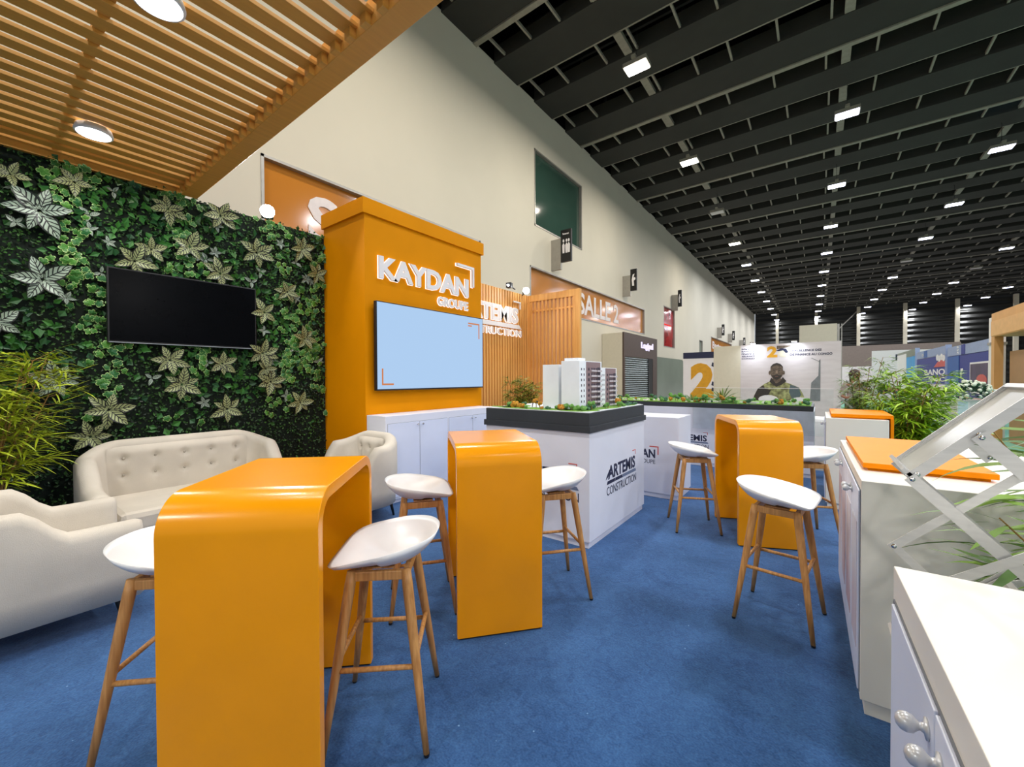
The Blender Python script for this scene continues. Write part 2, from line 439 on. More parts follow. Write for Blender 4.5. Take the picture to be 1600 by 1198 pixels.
# black pictogram signs standing out from the hall wall
def hall_sign(y, z0, z1, x1, label, icon):
    t = thing('pictogram_sign', (WX, y, z0), label, 'sign')
    h = z1 - z0
    bx(.42, x1, -.05, .05, 0, h).build('sign_panel', M_SIGN, t)
    bx(0, .42, -.04, .04, -.25, h - .28).build('side_shadow', M_FRAME, t)  # grey sheet standing in for the sign's side and its shadow
    ic = MB(); xm = (.42 + x1) / 2; s = (x1 - .42)
    if icon == 0:
        for k in (-.22, .08, .3):
            ic.prism([(-.06, -.16), (.06, -.16), (.08, .1), (0, .18), (-.08, .1)], (xm + k * s, -.051, h * .42), X * s * 1.5, Z * 1.1, -Y, .01)
            ic.prism([(.05 * math.cos(q), .05 * math.sin(q)) for q in [i * .785 for i in range(8)]], (xm + k * s, -.051, h * .42 + .27), X * s * 1.6, Z * 1.2, -Y, .01)
        text('Restaurant', (xm - s * .3, -.051, h * .84), X, Z, s * .6, .07, .008, mb=ic)
    else:
        ic.prism([(-.1, -.3), (.05, -.3), (.02, -.05), (.16, .02), (.12, .12), (0, .1), (.08, .3), (-.06, .26), (-.14, 0)], (xm, -.051, h * .5), X * s * 2, Z, -Y, .01)
    ic.build('pictogram', M_WHITEP, t)
hall_sign(13.1, 5.69, 6.85, .84, 'large black restaurant pictogram sign projecting below the green window', 0)
hall_sign(20.0, 5.81, 6.88, .74, 'black pictogram sign projecting above the SALLE 2 lettering', 1)
hall_sign(28.6, 6.2, 7.3, .66, 'black pictogram sign projecting above the red window', 1)
hall_sign(44.0, 5.53, 6.6, .66, 'small distant pictogram sign nearest to the red window', 1)
hall_sign(50.0, 5.5, 6.5, .66, 'small distant pictogram sign in the middle of the far three', 1)
hall_sign(58.0, 5.4, 6.4, .66, 'most distant small pictogram sign on the hall wall', 1)

# far wall: dark corrugated cladding, pale columns, bracing
def corr():
    m = bpy.data.materials.new('dark_cladding'); m.use_nodes = True; N, L = nodes(m); b = N['Principled BSDF']
    b.inputs['Base Color'].default_value = lin((46, 46, 44)); b.inputs['Roughness'].default_value = .35; b.inputs['Metallic'].default_value = .5
    tc = N.new('ShaderNodeTexCoord'); wv = N.new('ShaderNodeTexWave'); wv.bands_direction = 'Z'; wv.inputs['Scale'].default_value = .45; wv.inputs['Distortion'].default_value = .6
    L.new(tc.outputs['Object'], wv.inputs['Vector']); bp = N.new('ShaderNodeBump'); bp.inputs['Distance'].default_value = .25; bp.inputs['Strength'].default_value = 1
    L.new(wv.outputs[1], bp.inputs['Height']); L.new(bp.outputs[0], b.inputs['Normal'])
    return m
struct('wall_far', bx(-8, 45, FY, FY + .3, 0, 13.7), corr())
for x in (-5.1, -.35, 4.32, 8.99, 13.69, 18.4, 23.1):
    struct('trim_1', bx(x - .18, x + .18, FY - .45, FY, 0, CZ), M_CREAM)
struct('trim_2', MB().tube((-.1, FY - .3, 5.5), (4.2, FY - .3, 10.6), .07, n=6).tube((0, FY - .3, 7.4), (4.2, FY - .3, 3), .07, n=6), M_FRAME)

# ceiling: deck, dark baffles across the hall, galvanised rails between them
struct('ceiling', bx(-8, 46, -9, 73, 13.6, 13.8), M_DECK)
P = 6.57 / 3
bm_ = MB().box(-8, 46, -.06, 1.14, CZ, CZ + .10).box(-8, 46, -.04, .01, CZ + .1, CZ + .5).box(-8, 46, 1.07, 1.12, CZ + .1, CZ + .5)
def rail_mb(thick, seed):
    r = random.Random(seed); m = MB(); x = -7.6
    m.box(-8, 46, 1.17, 1.17 + (.16 if thick else .05), CZ - .03 if thick else CZ + .02, CZ + .05)
    while x < 40:
        m.box(x, x + .055, 1.12, 2.14, CZ + .04, CZ + .12)
        x += r.choice((.95, 1.2, 1.35))
    for k in range(10):
        x = -4.7 + 5.2 * k
        m.box(x, x + .22, 1.1, 2.2, CZ + .02, CZ + .14)
    return m
def duct_mb(seed):
    r = random.Random(seed); m = MB()
    for k in range(16):
        x = -7 + k * 3.3 + r.uniform(-.5, .5); m.tube((x, 1.4, CZ + .3), (x + r.uniform(-1.4, 1.4), 1.9, CZ + 2.2), .05, n=5)
    m.tube((-8, 1.85, CZ + .9), (46, 1.85, CZ + .9), .07, n=6).tube((-8, 1.45, CZ + .55), (46, 1.45, CZ + .55), .05, n=6)
    m.box(-8, 46, 1.6, 1.7, CZ + 2.1, CZ + 2.25)
    return m
b0 = bm_.build('ceiling_baffle', M_BAFFLE)
tag(b0, 'long dark grey baffle strip spanning the black exhibition hall ceiling', 'ceiling baffle', 'dark ceiling baffles')
ra = [rail_mb(False, 1).build('ceiling_rail', M_RAIL), rail_mb(True, 2).build('ceiling_rail', M_RAIL)]
tag(ra[0], 'thin galvanised rail with cross struts between dark ceiling baffles', 'ceiling rail', 'thin ceiling rails')
tag(ra[1], 'broad pale cable tray with cross struts between dark ceiling baffles', 'ceiling rail', 'broad ceiling cable trays')
du = duct_mb(3).build('ceiling_pipe', M_DUCT); tag(du, 'dark roof truss pipes seen through the gaps of the ceiling baffles', 'pipe', 'roof truss pipes')
used = set()
for n in range(-7, 29):
    y = 9.81 + P * n
    def put(o):
        c = o if o.name not in used else o.copy()
        if c is not o: C.objects.link(c)
        used.add(o.name); c.location.y = y
    put(b0); put(ra[1] if (n + 1) % 3 == 0 else ra[0])
    if n < 14: put(du)

# high bay lamps
def lamp(loc, cool, on=True, label='', group=None):
    t = thing('hall_lamp', loc, label, 'lamp', group)
    MB().box(-.33, .33, -.22, .22, .03, .14).box(-.06, .06, -.3, .3, .14, .22).build('housing', M_RAIL, t)
    MB().tube((0, 0, .2), (0, 0, 1.0), .008, n=6).build('hanging_rod', M_BLACK, t)
    MB().box(-.30, .30, -.19, .19, 0, .03).build('diffuser', (E_LAMPB if cool else E_LAMP) if on else M_WHITEP, t)
    if on: area('lamp_light', (0, 0, -.03), .6, .4, LAMP_W, (WARM if cool == 0 else (1, .97, .93) if cool is False else COOL), parent=t)
    return t
rows = [(-4.35, range(0, 11), 'nearest the cream hall wall', 2), (.85, range(1, 11), 'second from the cream hall wall', None), (6.05, range(2, 11), 'third from the cream hall wall', 5), (11.25, range(4, 11), 'fourth from the cream hall wall', 6), (16.4, range(7, 11), 'fifth from the cream hall wall', None)]
for x0, ks, nm, off in rows:
    for k in ks:
        y = 11.31 + 6.21 * k; x = x0 * .945 - .0165 * (y - 11.3)
        on = k != off
        lamp((x, y, 10.1), (x0 > 0 and k > 0) or k > 3, on, ('bright rectangular high bay lamp in the ceiling row ' + nm) if on else ('switched off high bay lamp in the ceiling row ' + nm),
             ('high bay lamps in the row ' + nm) if on else None)
for (p, q) in (((-1.43, 23.0, 12), (.56, 22.9, 12)), ((4.7, 22.6, 12), (5.9, 22.3, 12)), ((4.8, 22.9, 12.1), (6.0, 22.6, 12.1)), ((1.9, 42, 12), (4.9, 42, 12))):
    o = MB().tube(p, q, .035, n=6).build('tube_light', E_TUBE)
    tag(o, 'thin pale blue tube light glowing above the ceiling baffles', 'light', 'blue tube lights in the roof')

# ================================================================== PERGOLA over the lounge
XG = -5.195
t = thing('pergola', (0, 0, 3.31), 'tan slatted wooden pergola roof over the lounge corner', 'pergola')
bx(XG + .06, 1.4, 1.29, 1.42, 0, .15).build('beam', M_PERG, t, bevel=.003)
bx(XG + .06, 1.4, -2.6, -2.47, 0, .15).build('beam', M_PERG, t, bevel=.003)
sl = bx(-.048, .048, -2.47, 1.29, .055, .078).build('slat', M_PERG, t, bevel=.002)
nt = MB().box(-.026, .026, 1.255, 1.29, .0, .055).build('slat_cleat', M_PERG, t)
for i in range(44):
    x = -5.235 + .1475 * i
    a, b = (sl, nt) if i == 0 else (sl.copy(), nt.copy())
    if i: C.objects.link(a); C.objects.link(b)
    a.location.x = x + .073; b.location.x = x + .073
bx(XG - .13, XG + .04, -1.6, 1.29, .0, .10).build('wall_plate', M_PERG, t)
bx(-4.95, -4.88, -2.47, 1.29, .078, .16).build('cross_batten', M_PERG, t); 
MB().box(XG + .06, 1.4, .42, .47, .078, .11).build('cross_batten', M_PERG, t)
def downlight(x, y, lab):
    t = thing('downlight', (x, y, 3.312), lab, 'lamp')
    MB().lathe([(.096, .002), (.108, .004), (.110, .016), (.10, .05), (.096, .05)], n=32, caps=False).build('rim', M_WHITEP, t, True)
    MB().lathe([(.001, .0), (.096, .0), (.096, .01), (.001, .01)], n=32).build('diffuser', E_DOWN, t)
downlight(-4.41, .58, 'round white downlight in the pergola slats above the green wall screen')
downlight(-2.63, .58, 'round white downlight at the top edge of the pergola slats')

# ================================================================== GREEN WALL
GW = thing('green_wall', (0, 0, 0), 'artificial vertical garden wall of mixed leaves behind the cream sofa', 'plant wall')
y0g, y1g, zg = -1.6, 2.775, 3.32
bx(XG - .12, XG, y0g, 2.80, 0, zg - .01).build('backing', mat('leaf_backing', (8, 22, 12), .95, var=.3, scale=30), GW)
rg = random.Random(7)
turf, midl, ivy = MB(), MB(), MB()
def wallleaf(mb, y, z, a, L_, W_, rnd, lift=.5, x=None):
    d = Vector((rg.uniform(.1, lift), math.cos(a), math.sin(a))).normalized()
    s = d.cross(X).normalized(); p = Vector((XG + (rg.uniform(.0, .03) if x is None else x), y, z))
    n = s.cross(d)
    q = [p, p + d * L_ * .5 - s * W_ * .5 + n * .2 * W_, p + d * L_ - n * .05 * L_, p + d * L_ * .5 + s * W_ * .5 + n * .2 * W_]
    mb.add(q, [(0, 1, 2), (0, 2, 3)], [[(rnd, .5)] * 3] * 2)
def band(y, z):
    return math.sin(y * 3.1 + math.sin(z * 2.1) * 1.2) + .5 * math.sin(z * 4 + y * 5)
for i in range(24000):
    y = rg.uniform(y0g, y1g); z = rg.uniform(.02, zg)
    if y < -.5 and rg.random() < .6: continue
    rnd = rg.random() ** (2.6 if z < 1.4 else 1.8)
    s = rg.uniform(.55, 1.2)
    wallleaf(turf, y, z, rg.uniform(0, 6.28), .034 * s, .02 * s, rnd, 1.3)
for i in range(2600):
    y = rg.uniform(y0g, y1g); z = rg.uniform(.9, zg)
    if band(y + 1, z + .4) < -.3 and rg.random() < .7: continue
    if z < 1.25 and rg.random() < .7: continue
    wallleaf(midl, y, z, rg.uniform(0, 6.28), rg.uniform(.05, .1), rg.uniform(.035, .07), rg.random(), .8)
def ivyleaf(y, z, s, rnd):
    a0 = rg.uniform(0, 6.28); x = XG + rg.uniform(.03, .06)
    tilt = rg.uniform(-.4, .4); tilt2 = rg.uniform(-.4, .4)
    vs = [Vector((x + .01, y, z))]; n = 20
    for k in range(n):
        a = 2 * math.pi * k / n
        r = s * (.62 + .38 * abs(math.cos(2.5 * a)) ** .8) * (1.0 if abs(a - math.pi) > .7 else .7)
        dy, dz = r * math.cos(a + a0), r * math.sin(a + a0)
        vs.append(Vector((x + dy * tilt + dz * tilt2, y + dy, z + dz)))
    ivy.add(vs, [(0, 1 + k, 1 + (k + 1) % n) for k in range(n)], [[(0, rnd), (1, rnd), (1, rnd)]] * n)
ni = 0
while ni < 620:
    y = rg.uniform(y0g, y1g); z = rg.uniform(1.0, zg)
    w_ = min(abs(y - q - .12 * math.sin(z * 2.3 + q * 7)) for q in (-1.1, -.3, .62, 1.35, 2.25, 2.7))
    if rg.random() > math.exp(-(w_ / .11) ** 2): continue
    if z < 1.45 and rg.random() < .5: continue
    ivyleaf(y, z, rg.uniform(.028, .047), rg.random()); ni += 1
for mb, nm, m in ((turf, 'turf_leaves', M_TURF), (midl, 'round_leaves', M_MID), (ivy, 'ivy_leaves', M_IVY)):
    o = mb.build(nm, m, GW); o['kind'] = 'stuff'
def rosette(y, z, s, nl, m, x=.07):
    mb = MB(); a0 = rg.uniform(0, 6.28)
    for k in range(nl):
        a = a0 + 2 * math.pi * k / nl + rg.uniform(-.2, .2); L_ = s * rg.uniform(.85, 1.15); W_ = L_ * rg.uniform(.52, .64)
        el = rg.uniform(.15, .55)
        d = Vector((el, math.cos(a), math.sin(a))).normalized(); sd = d.cross(X).normalized(); n = sd.cross(d)
        if n.x < 0: n = -n
        p = Vector((XG + x, y, z)) + d * s * .06
        nu, nv = 4, 8; vs = []; uv = []
        for j in range(nv + 1):
            v = j / nv; wd = W_ * .5 * math.sin(math.pi * v ** .8) ** .85 if 0 < v < 1 else 0.001
            for i in range(nu + 1):
                u = -1 + 2 * i / nu
                vs.append(p + d * L_ * v + sd * u * wd + n * (.10 * L_ * abs(u) * math.sin(math.pi * v) - .22 * L_ * v * v)); uv.append((u, v))
        fs = []; us = []
        for j in range(nv):
            for i in range(nu):
                f = (j * (nu + 1) + i, j * (nu + 1) + i + 1, (j + 1) * (nu + 1) + i + 1, (j + 1) * (nu + 1) + i)
                fs.append(f); us.append([uv[q] for q in f])
        mb.add(vs, fs, us)
    return mb.build('variegated_rosette', m, GW, True)
RS = [(.35, 2.84, .19, 6), (.2, 3.08, .10, 5), (1.18, 3.13, .14, 6), (.93, 2.56, .15, 5), (.36, 2.28, .18, 5), (1.35, 2.80, .15, 5), (1.62, 3.2, .15, 6), (1.97, 2.89, .16, 6), (1.61, 2.58, .15, 6), (2.48, 3.06, .15, 6), (2.66, 2.78, .14, 6),
      (1.62, 1.62, .13, 6), (.62, .95, .15, 6), (1.05, 3.0 - .3, .12, 5), (2.3, 2.5, .13, 6), (.55, 3.15, .12, 5), (2.02, 1.75, .15, 6), (1.18, 1.64, .15, 6), (1.27, 1.40, .16, 6), (.74, 1.18, .16, 6), (1.66, 1.13, .15, 6), (2.10, 1.42, .15, 6), (2.5, 1.95, .15, 6), (2.44, 1.16, .14, 6), (.42, 1.45, .15, 6), (2.04, 2.22, .15, 5), (-.3, 2.6, .17, 6), (-.25, 1.9, .16, 5), (-.7, 2.9, .16, 6), (-.9, 1.5, .16, 6), (.12, 1.9, .14, 5), (2.05, 1.12 + .45, .12, 5)]
for i, (y, z, s, n) in enumerate(RS): rosette(y, z, s, n, M_VAR if y > .6 or i % 2 else M_VARW)
for i in range(48):
    y = rg.uniform(-1.2, 2.7); z = rg.uniform(1.15, 3.2)
    rosette(y, z, rg.uniform(.045, .07), rg.choice((3, 4, 5)), M_VARW, .04)

# flood lamps on arms
def flood(loc, label, face):
    t = thing('flood_lamp', loc, label, 'lamp', rz=face)
    MB().box(-.08, .02, -.06, .06, -.05, .06).build('housing', M_BLACK, t, bevel=.008)
    MB().lathe([(.072, .02), (.072, .034)], (0, 0, .005), 'X', 20).build('lamp_glass', E_SPOT, t)
    MB().tube((-.1, 0, .0), (-.30, 0, -.03), .014).build('arm', M_BLACK, t)
    a = area('flood_light', (.05, 0, 0), .12, .1, 26, (.97, .98, 1), (R(62), 0, R(90)), parent=t, spread=150)
    a.rotation_euler = (0, R(-62), 0)
    return t
flood((-4.98, 2.03, 3.33), 'glaring white flood lamp on top of the green leaf wall', R(-22))
flood((-5.2, 7.42, 3.38), 'glaring white flood lamp above the slatted wooden wall', R(-40))
o = flood((-5.32, 6.95, 3.44), 'small black spotlight left of the glaring lamp over the slatted wall', R(-80))
for c in list(o.children):
    if c.type == 'LIGHT': bpy.data.objects.remove(c)
    elif c.name.startswith('lamp_glass'): c.scale = (1, .3, .3)
# ================================================================== ORANGE STAND BLOCK
XO = -4.282
t = thing('stand_tower', (0, 0, 0), 'tall orange stand wall block carrying the illuminated sign and lit screen', 'stand wall')
bx(XG, XO, 2.80, 4.87, 0, 3.40).build('body', M_ORANGE_WALL, t)
bx(XG, XO + .03, 2.765, 4.905, 3.40, 3.58).build('cornice', M_ORANGE_WALL, t)
t = thing('illuminated_sign', (0, 0, 0), 'white halo lit lettering KAYDAN GROUPE with corner mark on orange wall', 'sign')
def halo(s, y, z, wd, ht, bold, nm, d=.022):
    text(s, (XO + .012, y - .006, z - .006), Y, Z, wd + .012, ht + .012, .012, bold + .012).build('halo', E_SIGN, text(s, (XO + .024, y, z), Y, Z, wd, ht, d, bold).build(nm, M_WHITEP, t))
halo('KAYDAN', 2.97, 2.67, 1.57, .27, .035, 'lettering')
halo('GROUPE', 3.93, 2.475, .61, .125, .03, 'small_lettering', .015)
o = bracket((XO + .03, 4.29, 2.84), Y, Z, .36, .30, .035, .03).build('corner_mark', M_WHITEP, t)
bracket((XO + .012, 4.285, 2.835), Y, Z, .37, .31, .045, .014).build('halo', E_SIGN, o)

def tv(name, y0, y1, z0, z1, x, m, label):
    t = thing(name, (x, (y0 + y1) / 2, (z0 + z1) / 2), label, 'television')
    a, b = (y1 - y0) / 2, (z1 - z0) / 2
    bx(-.05, 0, -a, a, -b, b).build('casing', M_BLACK, t, bevel=.004)
    bx(0, .003, -a + .012, a - .012, -b + .018, b - .012).build('screen', m, t)
    bx(-.1, -.05, -a * .4, a * .4, -b * .4, b * .4).build('wall_mount', M_BLACK, t)
    return t
t = tv('television', 2.883, 4.795, 1.307, 2.378, XO + .1, E_SCREEN, 'large wall television with pale blue lit screen on the orange wall')
bracket((.003, -.885, -.47), Y, Z, .17, .20, .02, .002, 'BL').build('screen_mark', E_MARK, t)
bracket((.003, .62, .21), Y, Z, .25, .23, .02, .002).build('screen_mark', E_MARK, t)
bx(.003, .005, .62, .70, .385, .402).build('screen_mark', E_MARK, t)
t = tv('television', .737, 1.947, 1.79, 2.47, XG + .1, M_SCREEN, 'switched off black wall television on the green leaf wall')
bx(.0, .004, -.6, .6, -.34, -.334).build('lower_trim', M_CHROME, t)

# long white cabinet under the lit screen
t = thing('low_cabinet', (0, 0, 0), 'long white four door cabinet under the lit television', 'cabinet')
xf = -3.915
MB().box(XO + .005, xf, 2.81, 4.80, .05, 1.02).build('body', M_WHITE, t, bevel=.002)
MB().box(XO + .005, xf - .03, 2.84, 4.78, 0, .05).build('base', M_WHITE, t)
for i, (a, b) in enumerate(((2.84, 3.30), (3.306, 3.77), (3.80, 4.26), (4.266, 4.73))):
    d = bx(xf, xf + .004, a, b, .07, .93).build('door', M_WHITE_D, t, bevel=.001)
    y = b - .035 if i % 2 == 0 else a + .035
    MB().lathe([(.004, 0), (.004, .012), (.011, .018), (.011, .026), (.006, .03)], (xf + .004, y, .895), 'X', 12).build('knob', M_CHROME, d, True)
    MB().box(xf - .002, xf + .001, a - .004, b + .004, .066, .934).build('seam', M_SEAM, t)

# ================================================================== BAR TABLES
TB = dict(L=.774, W=.489, H=1.069, r=.125, t=.045)
def bar_table(x, y, th, label):
    o = thing('bar_table', (x, y, 0), label, 'bar table', rz=th)
    L_, W_, H_, r, tk = (TB[k] for k in 'LWHrt'); a = L_ / 2
    def prof(off, rr):
        P_ = [(a - off, 0)]
        for k in range(13):
            q = math.pi / 2 * k / 12; P_.append((a - r + (rr) * math.cos(q), H_ - r + rr * math.sin(q)))
        for k in range(13):
            q = math.pi / 2 + math.pi / 2 * k / 12; P_.append((-a + r + rr * math.cos(q), H_ - r + rr * math.sin(q)))
        P_.append((-a + off, 0)); return P_
    po, pi_ = prof(0, r), prof(tk, r - tk); n = len(po); mb = MB(); vs = []
    for y_ in (-W_ / 2, W_ / 2):
        vs += [(p[0], y_, p[1]) for p in po] + [(p[0], y_, p[1]) for p in pi_]
    fs = []
    for k in range(n - 1):
        fs += [(k, k + 1, 2 * n + k + 1, 2 * n + k), (n + k, 3 * n + k, 3 * n + k + 1, n + k + 1), (k, n + k, n + k + 1, k + 1), (2 * n + k, 2 * n + k + 1, 3 * n + k + 1, 3 * n + k)]
    fs += [(0, 2 * n, 3 * n, n), (n - 1, 2 * n - 1, 4 * n - 1, 3 * n - 1)]
    mb.add(vs, fs); mb.v = [(p[0], p[1], p[2] + .008) for p in mb.v]
    ob = mb.build('waterfall_top', M_ORANGE, o, True, bevel=.003)
    m = ob.modifiers.new('wn', 'WEIGHTED_NORMAL'); m.keep_sharp = True
    for s_ in (-1, 1): bx(s_ * a - (.04 if s_ > 0 else 0.005), s_ * a + (.005 if s_ < 0 else 0) + (.035 if s_ < 0 else -.005), -W_ / 2 + .01, W_ / 2 - .01, 0, .008).build('foot_strip', M_BLACK, o)
    return o
bar_table(-1.742, .781, -.807, 'glossy orange waterfall bar table nearest the camera')
bar_table(-1.724, 2.032, -.703, 'glossy orange waterfall bar table standing in front of the white ARTEMIS plinth')
bar_table(-.482, 4.397, -1.141, 'glossy orange waterfall bar table farthest away beside the white cupboards')

# ================================================================== BAR STOOLS
def make_stool():
    o = thing('bar_stool', (0, 0, 0), 'white shell bar stool', 'bar stool')
    nphi, nr = 64, 14
    def outline(ph):
        c, s_ = math.cos(ph), math.sin(ph)
        if c < 0: ax, by, e = .235, .225, 2.15
        else: ax, by, e = .185, .225, 2.0 + 3.2 * min(1, c * 1.6)
        r = (abs(c / ax) ** e + abs(s_ / by) ** e) ** (-1 / e)
        return r * c, r * s_
    def rim(ph, x):
        f = max(0, (x + .235) / .42)
        return .812 - .072 * (f ** 1.25) - (.010 * max(0, (x - .08) / .1) ** 2)
    vs = [(-.02, 0, .702)]
    for k in range(1, nr + 1):
        s_ = k / nr
        for i in range(nphi):
            ph = 2 * math.pi * i / nphi; x, y = outline(ph); rz = rim(ph, x)
            c = math.cos(ph)
            p = 3.3 if c < 0 else 3.3 - 2.0 * c
            zc = .702
            z = zc + (rz - zc) * s_ ** p
            if k == nr: z -= .001
            vs.append((-.02 + (x + .02) * s_, y * s_, z))
    fs = [(0, 1 + i, 1 + (i + 1) % nphi) for i in range(nphi)]
    for k in range(nr - 1):
        for i in range(nphi):
            j = (i + 1) % nphi; a = 1 + k * nphi
            fs.append((a + i, a + nphi + i, a + nphi + j, a + j))
    # underside: a deeper hull
    top_n = len(vs); b0_ = len(vs)
    vs.append((-.02, 0, .689))
    for k in range(1, nr):
        s_ = k / nr
        for i in range(nphi):
            ph = 2 * math.pi * i / nphi; x, y = outline(ph); rz = rim(ph, x) - .012
            q = s_ ** (2.3 if math.cos(ph) > 0 else 3.2)
            vs.append((-.02 + (x + .02) * s_ * .992, y * s_ * .992, .689 + (rz - .689) * q))
    fs += [(b0_, b0_ + 1 + (i + 1) % nphi, b0_ + 1 + i) for i in range(nphi)]
    for k in range(nr - 2):
        for i in range(nphi):
            j = (i + 1) % nphi; a = b0_ + 1 + k * nphi
            fs.append((a + i, a + j, a + nphi + j, a + nphi + i))
    ar = 1 + (nr - 1) * nphi; br = b0_ + 1 + (nr - 2) * nphi
    for i in range(nphi):
        j = (i + 1) % nphi; fs.append((ar + i, br + i, br + j, ar + j))
    MB().add(vs, fs).build('seat', M_SHELL, o, True)
    top = {(a, b): Vector((a * .105 - .005, b * .115, .684)) for a in (-1, 1) for b in (-1, 1)}
    ft = {(a, b): Vector((a * .195 - .005, b * .21, 0)) for a in (-1, 1) for b in (-1, 1)}
    for k in top:
        d = ft[k] - top[k]; pts = [top[k] + d * q for q in (0, .08, .35, .65, .985)]
        l = MB().path(pts, [.019, .021, .0195, .016, .0115], 14).build('leg', M_WOOD, o, True)
        MB().tube(ft[k] + Vector((0, 0, .012)), ft[k], .0116, .010, 12).build('foot_cap', M_BLACK, l)
    f = MB()
    for s_ in (-1, 1):
        f.box(-.11, .10, s_ * .115 - .012, s_ * .115 + .012, .645, .683)
        f.box(s_ * .105 - .017, s_ * .105 + .007, -.115, .115, .645, .683)
    f.box(-.06, .06, -.1, .1, .680, .689)
    f.build('seat_frame', M_WOOD, o, bevel=.004)
    def at(k, z): return top[k].lerp(ft[k], (.684 - z) / .684)
    for a in (-1, 1): MB().tube(at((a, -1), .35), at((a, 1), .35), .010).build('stretcher', M_WOOD, o, True)
    for b in (-1, 1): MB().tube(at((-1, b), .32), at((1, b), .32), .010).build('stretcher', M_WOOD, o, True)
    return o
st0 = make_stool()
ST = [(-2.10, .52, 43.8, 'white shell bar stool with oak legs on the left of the nearest orange table'),
      (-1.485, 1.055, -138, 'white shell bar stool with oak legs on the right of the nearest orange table'),
      (-2.055, 1.755, 52, 'white shell bar stool with oak legs on the left of the middle orange table'),
      (-1.47, 2.40, -130, 'white shell bar stool partly behind the right side of the middle orange table'),
      (-.967, 4.218, 26, 'white shell bar stool with oak legs on the left of the farthest orange table'),
      (-.18, 2.93, -7, 'white shell bar stool standing alone in front of the farthest orange table'),
      (-.10, 4.56, -155, 'white shell bar stool partly hidden behind the right side of the farthest orange table')]
for i, (x, y, a, l) in enumerate(ST):
    o = st0 if i == 0 else copy_tree(st0)
    o.location = (x, y, 0); o.rotation_euler = (0, 0, R(a)); o['label'] = l; o['group'] = 'white shell bar stools'

